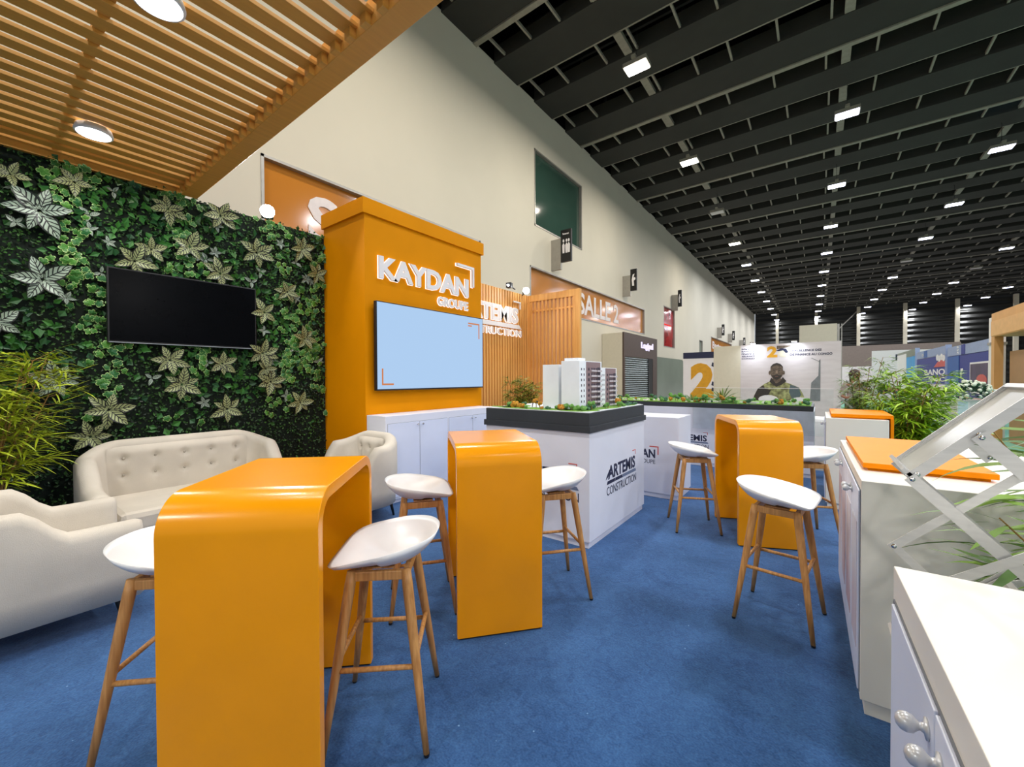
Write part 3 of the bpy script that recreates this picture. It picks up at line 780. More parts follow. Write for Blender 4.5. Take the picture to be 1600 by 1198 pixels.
# ================================================================== SOFAS
def tub(name, loc, rz, W, D, label, cat, ah, bh, nb, thick=.13):
    """front faces local +Y, origin at the centre of the footprint"""
    o = thing(name, loc, label, cat, rz=rz)
    a, b, rr = W / 2, D / 2, .28
    path = []
    def arc(cx, cy, a0, a1, n):
        for k in range(n + 1):
            q = a0 + (a1 - a0) * k / n; path.append((cx + rr * math.cos(q), cy + rr * math.sin(q), math.cos(q), math.sin(q)))
    for k in range(9): path.append((a, b - .03 - (D - rr - .03) * k / 9, 1, 0))
    arc(a - rr, -b + rr, 0, -math.pi / 2, 8)
    nb_ = max(2, int(W / .09))
    for k in range(1, nb_): path.append((a - rr - (W - 2 * rr) * k / nb_, -b, 0, -1))
    arc(-a + rr, -b + rr, -math.pi / 2, -math.pi, 8)
    for k in range(8, -1, -1): path.append((-a, b - .03 - (D - rr - .03) * k / 9, -1, 0))
    def ht(y, x):
        f = max(0, min(1, (b - .30 - y) / (D - .62))); f = f * f * (3 - 2 * f)
        e = max(0, (abs(x) - a + .30) / .30)
        return ah + (bh - ah) * f - .10 * e * e * f
    cs = []; K = 14
    for (x, y, nx, ny) in path:
        h = ht(y, x); tk = thick; row = []
        lean = .04 * (h - .3)
        prof = [(0, .15), (.004, .30), (.0, .45), (0, h - .06), (-.012, h - .025), (-.04, h - .004), (-tk * .5, h), (-tk + .03, h - .006), (-tk + .006, h - .03), (-tk, h - .07), (-tk - .01, .45), (-tk - .012, .36), (-tk, .2), (-tk, .15)]
        for off, z in prof: row.append((x + nx * (off + lean * (z > .4)), y + ny * (off + lean * (z > .4)), z))
        cs.append(row)
    vs = [p for r_ in cs for p in r_]; n = len(cs); fs = []
    for i in range(n - 1):
        for k in range(K): fs.append((i * K + k, i * K + (k + 1) % K, (i + 1) * K + (k + 1) % K, (i + 1) * K + k))
    # rounded front ends
    for e, s_ in ((0, 1), (n - 1, -1)):
        r0 = cs[e]; cx = sum(p[0] for p in r0) / K
        st = len(vs); vs += [(cx + (p[0] - cx) * .8, p[1] + .022, p[2] + (.012 if p[2] < .2 else -.012)) for p in r0]
        for k in range(K):
            q = (e * K + k, e * K + (k + 1) % K, st + (k + 1) % K, st + k); fs.append(q if s_ < 0 else q[::-1])
        fs.append(tuple(st + k for k in range(K)))
    sh = MB().add(vs, fs).build('tub_frame', M_FABRIC, o, True)
    # tufted inner back pad with buttons
    nx_, nz_ = max(40, int(W * 50)), 26; bw = W / 2 - thick - .06; z0, z1 = .42, bh - .055
    bt = [(-bw + 2 * bw * (i + .5) / nb, z) for i in range(nb) for z in (bh - .16, bh - .31)]
    vs = []
    ri = rr - thick + .012
    def yb(x): return -b + thick - .018 + ri - math.sqrt(max(0, ri * ri - max(0, abs(x) - (a - rr)) ** 2))
    for j in range(nz_ + 1):
        for i in range(nx_ + 1):
            x = -bw + 2 * bw * i / nx_; zt = z1 - .10 * (max(0, abs(x) - a + .30) / .30) ** 2
            z = z0 + (zt - z0) * j / nz_
            ex = min(1, (bw - abs(x)) / .16); ez = min(1, (zt - z) / .07)
            q = .055 * max(0, math.sin(ex * math.pi / 2)) * max(0, math.sin(ez * math.pi / 2)) ** .6
            for (u, v) in bt:
                d2 = (x - u) ** 2 + (z - v) ** 2
                q -= .026 * math.exp(-d2 / .0009)
                if abs(x - u) < .03 and bh - .40 < z < bh - .1: q -= .0016 * math.exp(-((x - u) / .012) ** 2)
            vs.append((x, yb(x) + q - .002, z))
    fs = [(j * (nx_ + 1) + i, j * (nx_ + 1) + i + 1, (j + 1) * (nx_ + 1) + i + 1, (j + 1) * (nx_ + 1) + i) for j in range(nz_) for i in range(nx_)]
    pd = MB().add(vs, fs).build('back_pad', M_FABRIC, o, True)
    for (u, v) in bt: MB().sphere((u, yb(u) + .028, v), .011, n=10).build('button', M_BUTTON, pd, True)
    bx(-a + thick + .012, a - thick - .012, -b + thick + .03, b + .02, .27, .44).build('seat_cushion', M_FABRIC, o, bevel=.045)
    bx(-a + .12, a - .12, -b + .12, b - .02, .15, .28).build('seat_base', M_FABRIC, o, bevel=.01)
    for sx in (-1, 1):
        for sy in (-1, 1):
            MB().tube((sx * (a - .12), sy * (b - .12), .18), (sx * (a - .10), sy * (b - .09), 0), .020, .011).build('leg', M_BLACK, o, True)
    return o
tub('sofa', (-4.62, 1.235, 0), R(-90), 1.47, .90, 'cream fabric sofa with buttoned back against the green leaf wall', 'sofa', .60, .91, 5)
tub('armchair', (-3.715, .215, 0), 0, .87, .82, 'cream fabric tub armchair in the left foreground seen from its side', 'armchair', .60, .86, 3)
tub('armchair', (-3.95, 2.375, 0), R(180), .88, .80, 'cream fabric tub armchair beside the white cabinet and orange wall', 'armchair', .52, .86, 3)

# ================================================================== DISPLAY PLINTHS
def plinth(x0, x1, y0, y1, h, label, m=None):
    t = thing('display_plinth', ((x0 + x1) / 2, (y0 + y1) / 2, 0), label, 'plinth')
    a, b = (x1 - x0) / 2, (y1 - y0) / 2
    bx(-a, a, -b, b, .055, h).build('body', M_WHITE, t, bevel=.002)
    bx(-a + .015, a - .015, -b + .015, b - .015, 0, .05).build('base', M_WHITE, t)
    return t
def off(t, p): return Vector(p) - Vector(t.location)
t = plinth(-2.68, -1.54, 3.12, 4.46, .985, 'white display plinth marked ARTEMIS CONSTRUCTION carrying the tower block model')
def artemis(t, o, u, wd, full=True):
    o = off(t, o); sc_ = wd / .74
    text('ARTEMIS', o + u * .03 * sc_ + Z * .115 * sc_, u, Z, .68 * sc_, .125 * sc_, .002, .03).build('lettering', M_NAVY, t)
    n = u.cross(Z)
    MB().prism([(0, 0), (.18, 0), (.19, .03), (.02, .03)], o + Z * .073 * sc_, u * sc_, Z * sc_, n, .002).prism([(.375, 0), (.36, .03), (.2, .03), (.19, 0)], o + Z * .073 * sc_, u * sc_, Z * sc_, n, .0015).build('underline', M_NAVY, t)
    MB().prism([(.38, 0), (.74, 0), (.72, .03), (.37, .03)], o + Z * .073 * sc_, u * sc_, Z * sc_, n, .002).build('underline', M_SLATE, t)
    text('CONSTRUCTION', o - Z * .03 * sc_, u, Z, .74 * sc_, .08 * sc_, .002, 0).build('small_lettering', M_NAVY, t)
    MB().prism([(-.02, .03), (.03, .05), (.08, .11), (.06, .115), (.0, .06)], o + Z * .09 * sc_, u * sc_, Z * sc_, n, .002).build('emblem', M_NAVY, t)
    bracket(o + u * .64 * sc_ + Z * .25 * sc_, u, Z, .085 * sc_, .05 * sc_, .008, .002).build('corner_mark', M_REDP, t)
artemis(t, (-1.54, 3.47, .40), Y, .74)
artemis(t, (-2.38, 3.12, .41), X, .74)
# black tray with the tower block model
t = thing('architectural_model', (-2.11, 3.79, .985), 'architectural model of white apartment towers in a black tray on the ARTEMIS plinth', 'model')
bx(-.585, .585, -.69, .69, 0, .055).build('tray_base', M_BLACKBOX, t, bevel=.002)
bx(-.57, .57, -.672, .672, .055, .168).build('tray', M_BLACKBOX, t, bevel=.002)
bx(-.56, .56, -.66, .66, .168, .174).build('ground', mat('model_ground', (214, 220, 224), .7), t)
def blob(mb, x, y, r, hh, z=.174):
    for k in range(5): mb.sphere((x + rg.uniform(-r, r) * .5, y + rg.uniform(-r, r) * .5, z + hh * rg.uniform(.6, 1)), r * rg.uniform(.45, .75), n=7, m=4)
M_LAWN = mat('model_lawn', (126, 170, 60), .9, scale=40, c2=(84, 132, 44))
M_SHR1 = mat('model_shrub_green', (74, 124, 58), .9, scale=60, c2=(120, 168, 84)); M_SHR2 = mat('model_shrub_dark', (52, 92, 68), .9, scale=60, c2=(88, 128, 96)); M_SHR3 = mat('model_shrub_ochre', (206, 150, 40), .9, scale=60, c2=(150, 96, 36))
lw = MB()
for (x, y, sx, sy) in ((-.1, -.55, .5, .1), (.35, -.5, .2, .15), (.42, -.1, .12, .4), (.42, .4, .12, .2), (-.4, -.4, .12, .2)):
    lw.prism([(sx * math.cos(q) * (1 + .15 * math.sin(3 * q)), sy * math.sin(q)) for q in [i * .3927 for i in range(16)]], (x, y, .174), X, Y, Z, .004)
lw.build('lawn', M_LAWN, t)
def shrubs(t, pts, seed):
    r = random.Random(seed)
    for (x, y, z, s) in pts:
        k = r.random(); m = M_SHR1 if k < .55 else M_SHR2 if k < .82 else M_SHR3
        mb = MB(); tall = r.random() < .35; zz = z + (s * .9 if tall else 0)
        for _ in range(6): mb.sphere((x + r.uniform(-s, s) * .5, y + r.uniform(-s, s) * .5, zz + s * r.uniform(.3, .9)), s * r.uniform(.35, .6), n=7, m=4)
        o = mb.build('model_tree', m, t)
        if tall: MB().tube((x, y, z), (x, y, zz + s * .4), s * .09, n=6).build('trunk', M_BARK, o)
rr_ = random.Random(5); pts = []
for i in range(17): pts.append((-.40 + .92 * i / 17 + rr_.uniform(-.02, .02), -.60 + rr_.uniform(0, .12), .174, rr_.uniform(.025, .05)))
for i in range(17): pts.append((.44 + rr_.uniform(-.03, .09), -.55 + 1.15 * i / 17, .174, rr_.uniform(.022, .045)))
shrubs(t, pts, 3)
MB().path([(-.08 + .045 * math.cos(q), -.50, .174 + .06 * math.sin(q) + .01) for q in [i * math.pi / 8 for i in range(9)]], .005, 6).build('arch', M_BLACKBOX, t)
M_BW = mat('model_white', (240, 246, 252), .5, var=.02); M_BG = mat('model_mauve', (142, 120, 124), .6); M_BD = mat('model_window', (66, 62, 78), .3); M_BP = mat('model_balcony', (202, 194, 200), .5)
def tower(x1, y0, w, d, h, nf, label):
    """near corner (x1,y0); faces -Y (west blank) and +X (balconies)"""
    o = bx(x1 - w, x1, y0, y0 + d, .174, .174 + h).build('tower_block', M_BW, t, bevel=.001); o['label'] = label
    rc = MB(); wn = MB(); bl = MB(); fh = h / nf
    rc.box(x1 - .001, x1 + .003, y0 + d * .28, y0 + d * .93, .174, .174 + h * .985)
    for k in range(nf - 1):
        z = .174 + fh * (k + .25)
        wn.box(x1, x1 + .0016, y0 + d * .07, y0 + d * .10, z, z + fh * .42).box(x1, x1 + .0016, y0 + d * .18, y0 + d * .21, z, z + fh * .42)
        for q in (.36, .50, .60, .70): wn.box(x1, x1 + .005, y0 + d * q, y0 + d * (q + .06), z, z + fh * .5)
        wn.box(x1, x1 + .005, y0 + d * .78, y0 + d * .92, z, z + fh * .62)
        bl.box(x1, x1 + .016, y0 + d * .48, y0 + d * .70, z - fh * .22, z + fh * .12).box(x1, x1 + .022, y0 + d * .72, y0 + d * .93, z - fh * .25, z + fh * .08)
    rc.build('facade', M_BG, o); wn.build('window_row', M_BD, o); bl.build('balcony', M_BP, o)
    return o
A = (.40, -.42)
o = tower(.365, -.455, .19, .475, .45, 9, 'taller white tower block of the model')
bx(.19, .33, -.42, -.27, .624, .652).build('roof_house', M_BW, o)
o = tower(.355, .021, .18, .40, .395, 8, 'lower white tower block of the model')
o = bx(-.06, .12, -.41, .2, .174, .595).build('tower_block', M_BW, t, bevel=.001); o['label'] = 'plain white rear tower block of the model'
bx(.121, .21, -.33, .1, .174, .585).build('link_block', M_BG, o)
wn = MB(); bl = MB()
for k in range(7):
    z = .20 + k * .053; wn.box(.13, .145, -.334, -.329, z, z + .018).box(.165, .205, -.334, -.329, z, z + .03); bl.box(.16, .21, -.345, -.33, z - .014, z + .004)
wn.build('window_row', M_BD, o); bl.build('balcony', M_BP, o)

# second plinth
t = plinth(-2.5, -1.31, 4.97, 5.54, .975, 'plain topped white display plinth marked KAYDAN GROUPE behind the tower block model')
o_ = off(t, (-2.04, 4.97, 0))
text('KAYDAN', o_ + Z * .475, X, Z, .46, .105, .002, .03).build('lettering', M_NAVY, t)
text('GROUPE', o_ + X * .22 + Z * .405, X, Z, .24, .05, .002, 0).build('small_lettering', M_NAVY, t)
bracket(o_ + X * .39 + Z * .52, X, Z, .11, .10, .012, .002).build('corner_mark', M_REDP, t)
# long plinth with landscape model under a glass fence
t = plinth(-4.6, -.05, 7.2, 8.45, .955, 'long white display plinth carrying the green landscape model under glass')
artemis(t, (-2.03, 7.2, .31), X, .60)
t = thing('landscape_model', (-2.32, 7.82, .955), 'long green landscape model with miniature trees in a low black tray', 'model')
bx(-2.27, 2.26, -.61, .61, 0, .075).build('tray', M_BLACKBOX, t, bevel=.002)
bx(-2.24, 2.23, -.58, .58, .075, .085).build('lawn', M_LAWN, t)
rr_ = random.Random(11); shrubs(t, [(rr_.uniform(-1.6, 2.18), rr_.uniform(-.56, .5) if i > 60 else -.54 + rr_.uniform(0, .12), .085, rr_.uniform(.025, .062)) for i in range(98)], 5)
mb = MB()
for i in range(60): x, y = rr_.uniform(-1, 2.1), rr_.uniform(-.55, -.3); mb.box(x, x + rr_.uniform(.02, .05), y, y + .03, .085, .085 + rr_.uniform(.015, .04))
o = mb.build('model_house', M_WHITEP, t); o['kind'] = 'stuff'
lf = MB()
for (cx_, cy_, s, n) in ((1.02, -.2, .42, 22), (.55, -.25, .22, 16)):
    for k in range(n):
        b = rr_.uniform(-.3, 3.4); leaf_blade(lf, Vector((cx_, cy_, .1)), Vector((math.cos(b) * .9, rr_.uniform(-.5, .5), .25 + abs(math.sin(b)) * .7)), Vector((0, -.3, 1)), s * rr_.uniform(.6, 1), .03, rr_.random() * .4, .3)
o = lf.build('palm_fronds', M_BAMD, t)
M_PANE = mat('clear_glass', (245, 250, 250), .03, trans=1.0); M_PANE.node_tree.nodes['Principled BSDF'].inputs['IOR'].default_value = 1.12
t = thing('glass_screen', (0, 0, 0), 'clear frameless glass screen standing over the landscape model', 'glass screen')
bx(-1.65, .16, 7.12, 7.128, .62, 1.285).build('pane', M_PANE, t)
bx(-1.65, .16, 7.119, 7.129, 1.285, 1.290).build('top_edge', M_WHITEP, t)
bx(.11, .16, 7.10, 7.15, 0, .62).build('post', M_ALU, t)
# ================================================================== CUPBOARDS ON THE RIGHT
def cupboard(x, y, rz, W, D, Hh, label, doors, drop=.05, picture=False):
    """origin at the near left corner; W runs along local +Y, D along local +X, doors on the -X face"""
    t = thing('cupboard', (x, y, 0), label, 'cupboard', rz=rz)
    MB().box(.004, D, 0, W, .065, Hh - .001).build('body', M_WHITE_W, t, bevel=.002)
    bx(.02, D - .01, .015, W - .015, 0, .06).build('base', M_WHITE_W, t)
    n = len(doors)
    MB().box(.001, .0045, .02, W - .02, .085, Hh - drop + .005).build('seam', M_SEAM, t)
    for i, (a, b) in enumerate(doors):
        d = bx(-.004, .006, a, b, .09, Hh - drop).build('door', M_WHITE_D, t, bevel=.002)
        ky = b - .035 if i % 2 == 0 else a + .035
        MB().lathe([(.017, 0), (.017, -.003), (.008, -.005), (.006, -.010), (.008, -.013), (.0135, -.018), (.0155, -.026), (.0135, -.034), (.008, -.039), (.001, -.041)], (-.004, ky, Hh - drop - .055), 'X', 24).build('knob', M_KNOB, d, True)
        if picture:
            MB().box(-.006, -.004, a + .04, b - .06, .25, Hh - .2).build('printed_picture', M_PICT, d)
    return t
M_PICT = mat('faded_print', (214, 216, 226), .5, scale=2.2, c2=(196, 170, 176), detail=2)
cupboard(.172, .12, R(1.5), 1.2, 1.1, 1.0, 'white two door cupboard in the bottom right foreground corner', [(.40, .782), (.790, 1.165)], drop=.078)
o = cupboard(.143, 2.28, R(1), 1.40, .95, 1.008, 'white cupboard with raised orange top in front of the tall green plant', [(.03, .35), (.355, .70), (.71, 1.05), (1.055, 1.37)], picture=True)
bx(.03, .46, .26, 1.34, 1.020, 1.044).build('orange_top', M_ORANGE_TOP, o, bevel=.002)
bx(.05, .44, .28, 1.32, 1.006, 1.020).build('top_spacer', M_ORANGE_WALL, o)
o = cupboard(.06, 5.68, R(0), 1.0, .52, 1.0, 'small white cupboard with orange top and side panel beyond the farthest table', [(.03, .49), (.51, .97)])
bx(.05, .56, .06, .96, 1.012, 1.045).build('orange_top', M_ORANGE_TOP, o, bevel=.002)
bx(.07, .5, .08, .94, .998, 1.012).build('top_spacer', M_ORANGE_WALL, o)
bx(.535, .56, .03, .96, .06, 1.012).build('orange_side', M_ORANGE_TOP, o)

# folding zigzag brochure stands
def zigzag(x, y, z0, s, label, depth=.25, rz=0):
    t = thing('brochure_stand', (x, y, z0), label, 'brochure stand', rz=rz)
    t.scale = (s, s, s)
    W = depth
    def tray(p, q, nm='tray'):
        p, q = Vector((p[0], 0, p[1])), Vector((q[0], 0, q[1])); d = (q - p); L_ = d.length; d.normalize(); n = Vector((-d.z, 0, d.x))
        if n.z < 0: n = -n
        m = Matrix(((d.x, 0, n.x, p.x), (d.y, 1, n.y, 0), (d.z, 0, n.z, p.z), (0, 0, 0, 1)))
        o = MB().box(.005, L_, .006, W - .006, .002, .006, m).build(nm, M_ACRY, t)
        f = MB(); e = .014
        f.box(-.004, L_, 0, .007, -.010, .016, m).box(-.004, L_, W - .007, W, -.010, .016, m).box(0, .010, 0, W, -.006, .030, m).box(L_ - .014, L_, 0, W, -.01, .016, m)
        f.box(0, L_, .007, .014, .006, .010, m).box(0, L_, W - .014, W - .007, .006, .010, m)
        f.build('tray_frame', M_ALU, o)
        for yy in (-.001, W + .001):
            for u in (.05 * L_, .52 * L_):
                c = m @ Vector((u, yy, .002)); MB().lathe([(.006, -.003), (.006, .003)], c, 'Y', 12).build('rivet', M_CHROME, o, True)
        return o
    def bar(p, q, yy, w_=.013, wd=.0035):
        p, q = Vector((p[0], yy, p[1])), Vector((q[0], yy, q[1])); d = (q - p); L_ = d.length; d.normalize(); n = Vector((-d.z, 0, d.x))
        m = Matrix(((d.x, 0, n.x, p.x), (0, 1, 0, p.y), (d.z, 0, n.z, p.z), (0, 0, 0, 1)))
        o = MB().box(-.008, L_ + .008, -wd / 2, wd / 2, -w_, w_, m).build('bar', M_ALU, t)
        for u in (0, L_): MB().lathe([(.006, -.004), (.006, .004)], m @ Vector((u, 0, 0)), 'Y', 12).build('rivet', M_CHROME, o, True)
    A = (0, 1.17); T = (.24, 1.42)
    tray(A, T)
    pts = [A, (.262, .90), (0.0, .62), (.262, .35), (0, .08)]
    for i in range(4):
        for yy in (-.005, W + .005): bar(pts[i], pts[i + 1], yy + (.0045 if (i % 2) == (yy < 0) else 0), .0145)
    # secondary trays lie on the rising legs
    tray((.0, .62), (.24, .862)); tray((.0, .08), (.24, .322))
    bar((.125, 1.295), (.20, 1.21), -.011, .017); bar((.125, 1.295), (.20, 1.21), W + .011, .017)
    bar((.20, 1.21), (-.035, .975), .004, .010); bar((-.035, .975), (.19, .74), .009, .010)
    bar((.33, 1.11), (.0, .86), -.016, .011); bar((.0, .86), (.25, .6), -.021, .011)
    bar((.30, .87), (.06, .74), W + .012, .013)
    bx(-.03, .30, -.02, W + .02, 0, .018).build('base_plate', M_ALU, t, bevel=.003)
    MB().box(.0, .02, 0, W, .015, .09).build('foot_bracket', M_ALU, t)
    return t
zigzag(.205, 1.55, 0, 1, 'silver folding zigzag brochure stand between the two nearest white cupboards')
zigzag(.25, 8.3, 0, .97, 'small distant folding zigzag brochure stand behind the small white cupboard', .2)

# ================================================================== PLANTS
bamboo('potted_bamboo', (-4.66, .02, 0), 'yellow green potted bamboo at the left edge beside the sofa', 1.66, .52, 9, .16, .014, M_BAM, 3, per=34, zlo=.42)
bamboo('potted_bamboo', (-4.62, 6.55, 0), 'olive green potted bamboo in front of the slatted wooden wall', 1.5, .42, 9, .13, .013, M_BAMD, 5, per=60, zlo=.25)
bamboo('potted_bamboo', (.86, 6.9, 0), 'tall bright green bamboo plant behind the small orange topped cupboard', 1.55, .42, 11, .15, .020, M_BAMV, 8, per=80, zlo=.2)
bamboo('potted_bamboo', (.50, 7.75, 0), 'loose olive bamboo plant left of the bright green one', 1.75, .35, 6, .12, .012, M_BAMD, 18, per=60, zlo=.35)
def palm():
    rnd = random.Random(4); t = thing('potted_palm', (.80, 1.90, 0), 'broad leaved green palm at the right edge behind the zigzag brochure stand', 'plant')
    st, lf = MB(), MB()
    for i in range(44):
        a = rnd.uniform(1.7, 4.9) if i < 30 else rnd.uniform(0, 6.28); r = rnd.uniform(.12, .42); h = rnd.uniform(.8, 1.40)
        b = Vector((rnd.uniform(-.05, .05), rnd.uniform(-.05, .05), .25)); e = Vector((r * math.cos(a), r * math.sin(a) * .8, h)); m = b.lerp(e, .5) + Vector((0, 0, .22))
        pts = [b.lerp(m, k / 5).lerp(m.lerp(e, k / 5), k / 5) for k in range(6)]
        st.path(pts, [.007, .006, .005, .004, .003, .002], 6)
        for k in range(9):
            q = rnd.uniform(.55, 1); sg = min(4, int(q * 5)); p = pts[sg].lerp(pts[sg + 1], q * 5 - sg)
            c = a + rnd.uniform(-1, 1); leaf_blade(lf, p, Vector((math.cos(c), math.sin(c), rnd.uniform(-.3, .5))), Vector((rnd.uniform(-.5, .5), rnd.uniform(-.5, .5), 1)), rnd.uniform(.12, .26), rnd.uniform(.016, .026), rnd.random(), rnd.uniform(.05, .5), 5)
    st.build('stem', M_BARK, t); o = lf.build('foliage', M_PALM, t); o['kind'] = 'stuff'
    MB().lathe([(.12, 0), (.14, .02), (.17, .26), (.155, .26), (.15, .22)], n=24).build('pot', M_POT, t, True)
palm()

# ================================================================== SLATTED ARTEMIS WALL AND PORTAL
t = thing('slatted_wall', (-5.45, 4.9, 0), 'tall slatted wooden wall carrying the illuminated ARTEMIS lettering', 'slatted wall')
bx(-.12, -.03, 0, 2.96, 0, 3.36).build('backing', M_SLATBACK, t)
sp_ = bx(-.03, .012, 0, .062, .0, 3.37).build('slat', M_SLAT, t, bevel=.002)
for i in range(1, 33):
    c = sp_.copy(); C.objects.link(c); c.location.y = .0905 * i
t2 = thing('illuminated_sign', (-5.43, 5.6, 2.4), 'white halo lit ARTEMIS CONSTRUCTION lettering on the slatted wall', 'sign')
def h2(s, y, z, wd, ht, b, nm):
    text(s, (0, y - .01, z - .01), Y, Z, wd + .02, ht + .02, .012, b + .02).build('halo', E_SIGN, text(s, (.02, y, z), Y, Z, wd, ht, .022, b).build(nm, M_WHITEP, t2))
h2('ARTEMIS', -.05, .27, 1.85, .34, .03, 'lettering'); h2('CONSTRUCTION', -.22, -.02, 2.14, .14, 0, 'small_lettering')
MB().prism([(0, 0), (2.14, 0), (2.04, .09), (.1, .09)], (.02, -.22, .15), Y, Z, X, .02).build('underline', M_WHITEP, t2)
bracket((.02, 1.62, .60), Y, Z, .26, .16, .03, .03).build('corner_mark', M_WHITEP, t2)
t = thing('slatted_portal', (-5.43, 7.89, 0), 'open slatted wooden screen framed like a portal behind the tower model', 'slatted screen')
MB().box(0, 1.34, -.05, .03, 3.22, 3.37).box(1.20, 1.34, -.05, .03, 0, 3.22).box(-.03, .05, -.05, .03, 0, 3.22).build('frame', M_SLAT, t, bevel=.003)
sp_ = bx(0, .05, -.04, .04, 0, 3.22).build('slat', M_SLAT, t, bevel=.002); sp_.location.x = .06
for i in range(1, 12):
    c = sp_.copy(); C.objects.link(c); c.location.x = .06 + .1 * i
bx(0, 1.2, -.03, .03, 2.98, 3.02).build('cross_rail', M_SLAT, t)
t = thing('slatted_portal', (-5.38, 8.9, 0), 'rear slatted wooden screen seen through the gaps of the front one', 'slatted screen')
sp_ = bx(0, .06, -.03, .03, 0, 3.1).build('slat', M_SLAT, t); sp_.location.x = .0
for i in range(1, 5):
    c = sp_.copy(); C.objects.link(c); c.location.x = .13 * i
# cream bench end between the cabinet and the plinth
tub('armchair', (-4.75, 5.5, 0), R(-90), .95, .75, 'cream armchair mostly hidden between the white cabinet and the ARTEMIS plinth', 'armchair', .62, .80, 3)

# ================================================================== KIOSK AT THE HALL WALL
t = thing('kiosk', (-7.0, 17.5, 0), 'dark brown kiosk with closed roller shutter and lit lettering at the hall wall', 'kiosk')
bx(-.98, -.02, 0, 4.64, 0, 3.48).build('body', M_CREAM, t)
MB().box(-.02, .06, 0, 4.64, 2.42, 3.50).box(-.02, .06, 0, .15, 0, 2.42).box(-.02, .06, 3.95, 4.64, 0, 2.42).build('fascia', M_BROWN, t)
sh = MB()
for k in range(24): sh.tube((-.03 + .02, .15, .05 + .1 * k), (-.01, 3.3, .05 + .1 * k), .045, n=8)
sh.build('roller_shutter', mat('shutter_metal', (96, 108, 108), .3, metal=.7), t)
MB().box(-.02, .05, 3.3, 3.95, 0, 2.42).build('side_panel', M_SIGN, t)
text('Logipal', (.06, 2.15, 2.80), Y, Z, 1.75, .40, .04, .03).build('lettering', E_KIOSK, t)
t = thing('partition_panel', (-7.55, 22.3, 0), 'grey green partition with a clipped corner beside the brown kiosk', 'partition')
MB().prism([(0, 0), (8.2, 0), (8.2, 2.2), (6.9, 2.66), (0, 2.66)], (0, 0, 0), Y, Z, X, .08).build('panel', M_GREENGREY, t)

# ================================================================== FINANCE STAND (poster wall)
def flat(t, nm, poly, m, y=-.004, d=.003): return MB().prism(poly, (0, y, 0), X, Z, -Y, d).build(nm, m, t)
t = thing('poster_wall', (-.92, 18.05, 0), 'wide printed stand wall showing a portrait and finance lettering', 'poster wall')
bx(-1.52, 1.53, 0, .09, 0, 2.70).build('panel', M_POSTER, t)
S_ = .001
def circ(cx, cz, rx, rz_, n=20): return [(cx + rx * math.cos(2 * math.pi * k / n), cz + rz_ * math.sin(2 * math.pi * k / n)) for k in range(n)]
# the printed man: jacket, shirt, neck, head, hair, beard, features
M_SK = mat('print_skin', (112, 96, 80), .6, scale=20, c2=(84, 70, 58)); M_DK = mat('print_dark', (52, 46, 40), .6); M_CAM = mat('print_olive', (178, 180, 120), .6, scale=7, c2=(92, 88, 56)); M_CT = mat('print_teal', (86, 100, 104), .6); M_GS = mat('print_grey', (120, 124, 126), .6, var=.1)
po = flat(t, 'printed_figure', [(-1.10, .2), (-1.06, .6), (-.98, .95), (-.86, 1.22), (-.62, 1.42), (-.42, 1.52), (-.30, 1.62), (-.14, 1.62), (.0, 1.50), (.22, 1.42), (.50, 1.28), (.62, 1.05), (.74, .7), (.80, .2)], M_CAM)
flat(po, 'sleeve', [(-1.10, .2), (-1.06, .6), (-.98, .95), (-.86, 1.22), (-.66, 1.36), (-.60, 1.22), (-.40, 1.18), (-.52, .95), (-.70, .85), (-.8, .2)], M_DK, -.008)
flat(po, 'sleeve', [(.22, 1.40), (.50, 1.27), (.56, 1.0), (.46, .82), (.28, .84), (.18, 1.1)], M_CT, -.008)
flat(po, 'collar', [(-.46, 1.50), (-.40, 1.66), (-.24, 1.42), (-.10, 1.52), (-.02, 1.68), (.10, 1.52), (-.06, 1.38), (-.24, 1.30)], M_DK, -.010)
flat(po, 'neck', [(-.38, 1.62), (-.06, 1.62), (-.08, 1.48), (-.24, 1.38), (-.36, 1.5)], M_SK, -.009)
flat(po, 'head', circ(-.22, 1.88, .215, .31), M_SK, -.012)
flat(po, 'ear', circ(-.45, 1.84, .04, .08, 10), M_SK, -.011); flat(po, 'ear', circ(.01, 1.84, .04, .08, 10), M_SK, -.011)
flat(po, 'hair', [(-.43, 1.98), (-.42, 2.08), (-.34, 2.18), (-.22, 2.22), (-.10, 2.18), (-.02, 2.08), (-.01, 1.98), (-.06, 2.08), (-.22, 2.13), (-.38, 2.08)], M_DK, -.016)
flat(po, 'beard', [(-.38, 1.76), (-.34, 1.64), (-.22, 1.56), (-.10, 1.64), (-.05, 1.76), (-.12, 1.74), (-.22, 1.78), (-.32, 1.74)], M_DK, -.016)
for x in (-.31, -.13):
    flat(po, 'eye', circ(x, 1.93, .035, .014, 10), M_DK, -.016); flat(po, 'brow', [(x - .05, 1.975), (x + .05, 1.985), (x + .05, 2.0), (x - .05, 1.995)], M_DK, -.016)
flat(po, 'nose', [(-.245, 1.93), (-.195, 1.93), (-.18, 1.82), (-.26, 1.82)], mat('print_skin_light', (140, 120, 100), .6), -.016)
po.location = (-.13, 0, -.17); po.scale = (.95, 1, .97)
flat(po, 'mouth', circ(-.22, 1.70, .06, .012, 10), mat('print_lip', (130, 90, 80), .6), -.020)
flat(t, 'printed_tower', [(.66, .6), (.70, 1.25), (.82, 1.40), (.90, 1.5), (.92, 2.05), (.96, 2.08), (.96, .6)], M_GS)
flat(t, 'printed_line', [(.70, 2.14), (.94, 2.0), (.94, 1.98), (.70, 2.12)], M_GS)
flat(t, 'printed_table', circ(-.60, .62, .32, .16), M_WHITEP, -.020); flat(t, 'printed_table', circ(.38, .58, .30, .14), M_WHITEP, -.020)
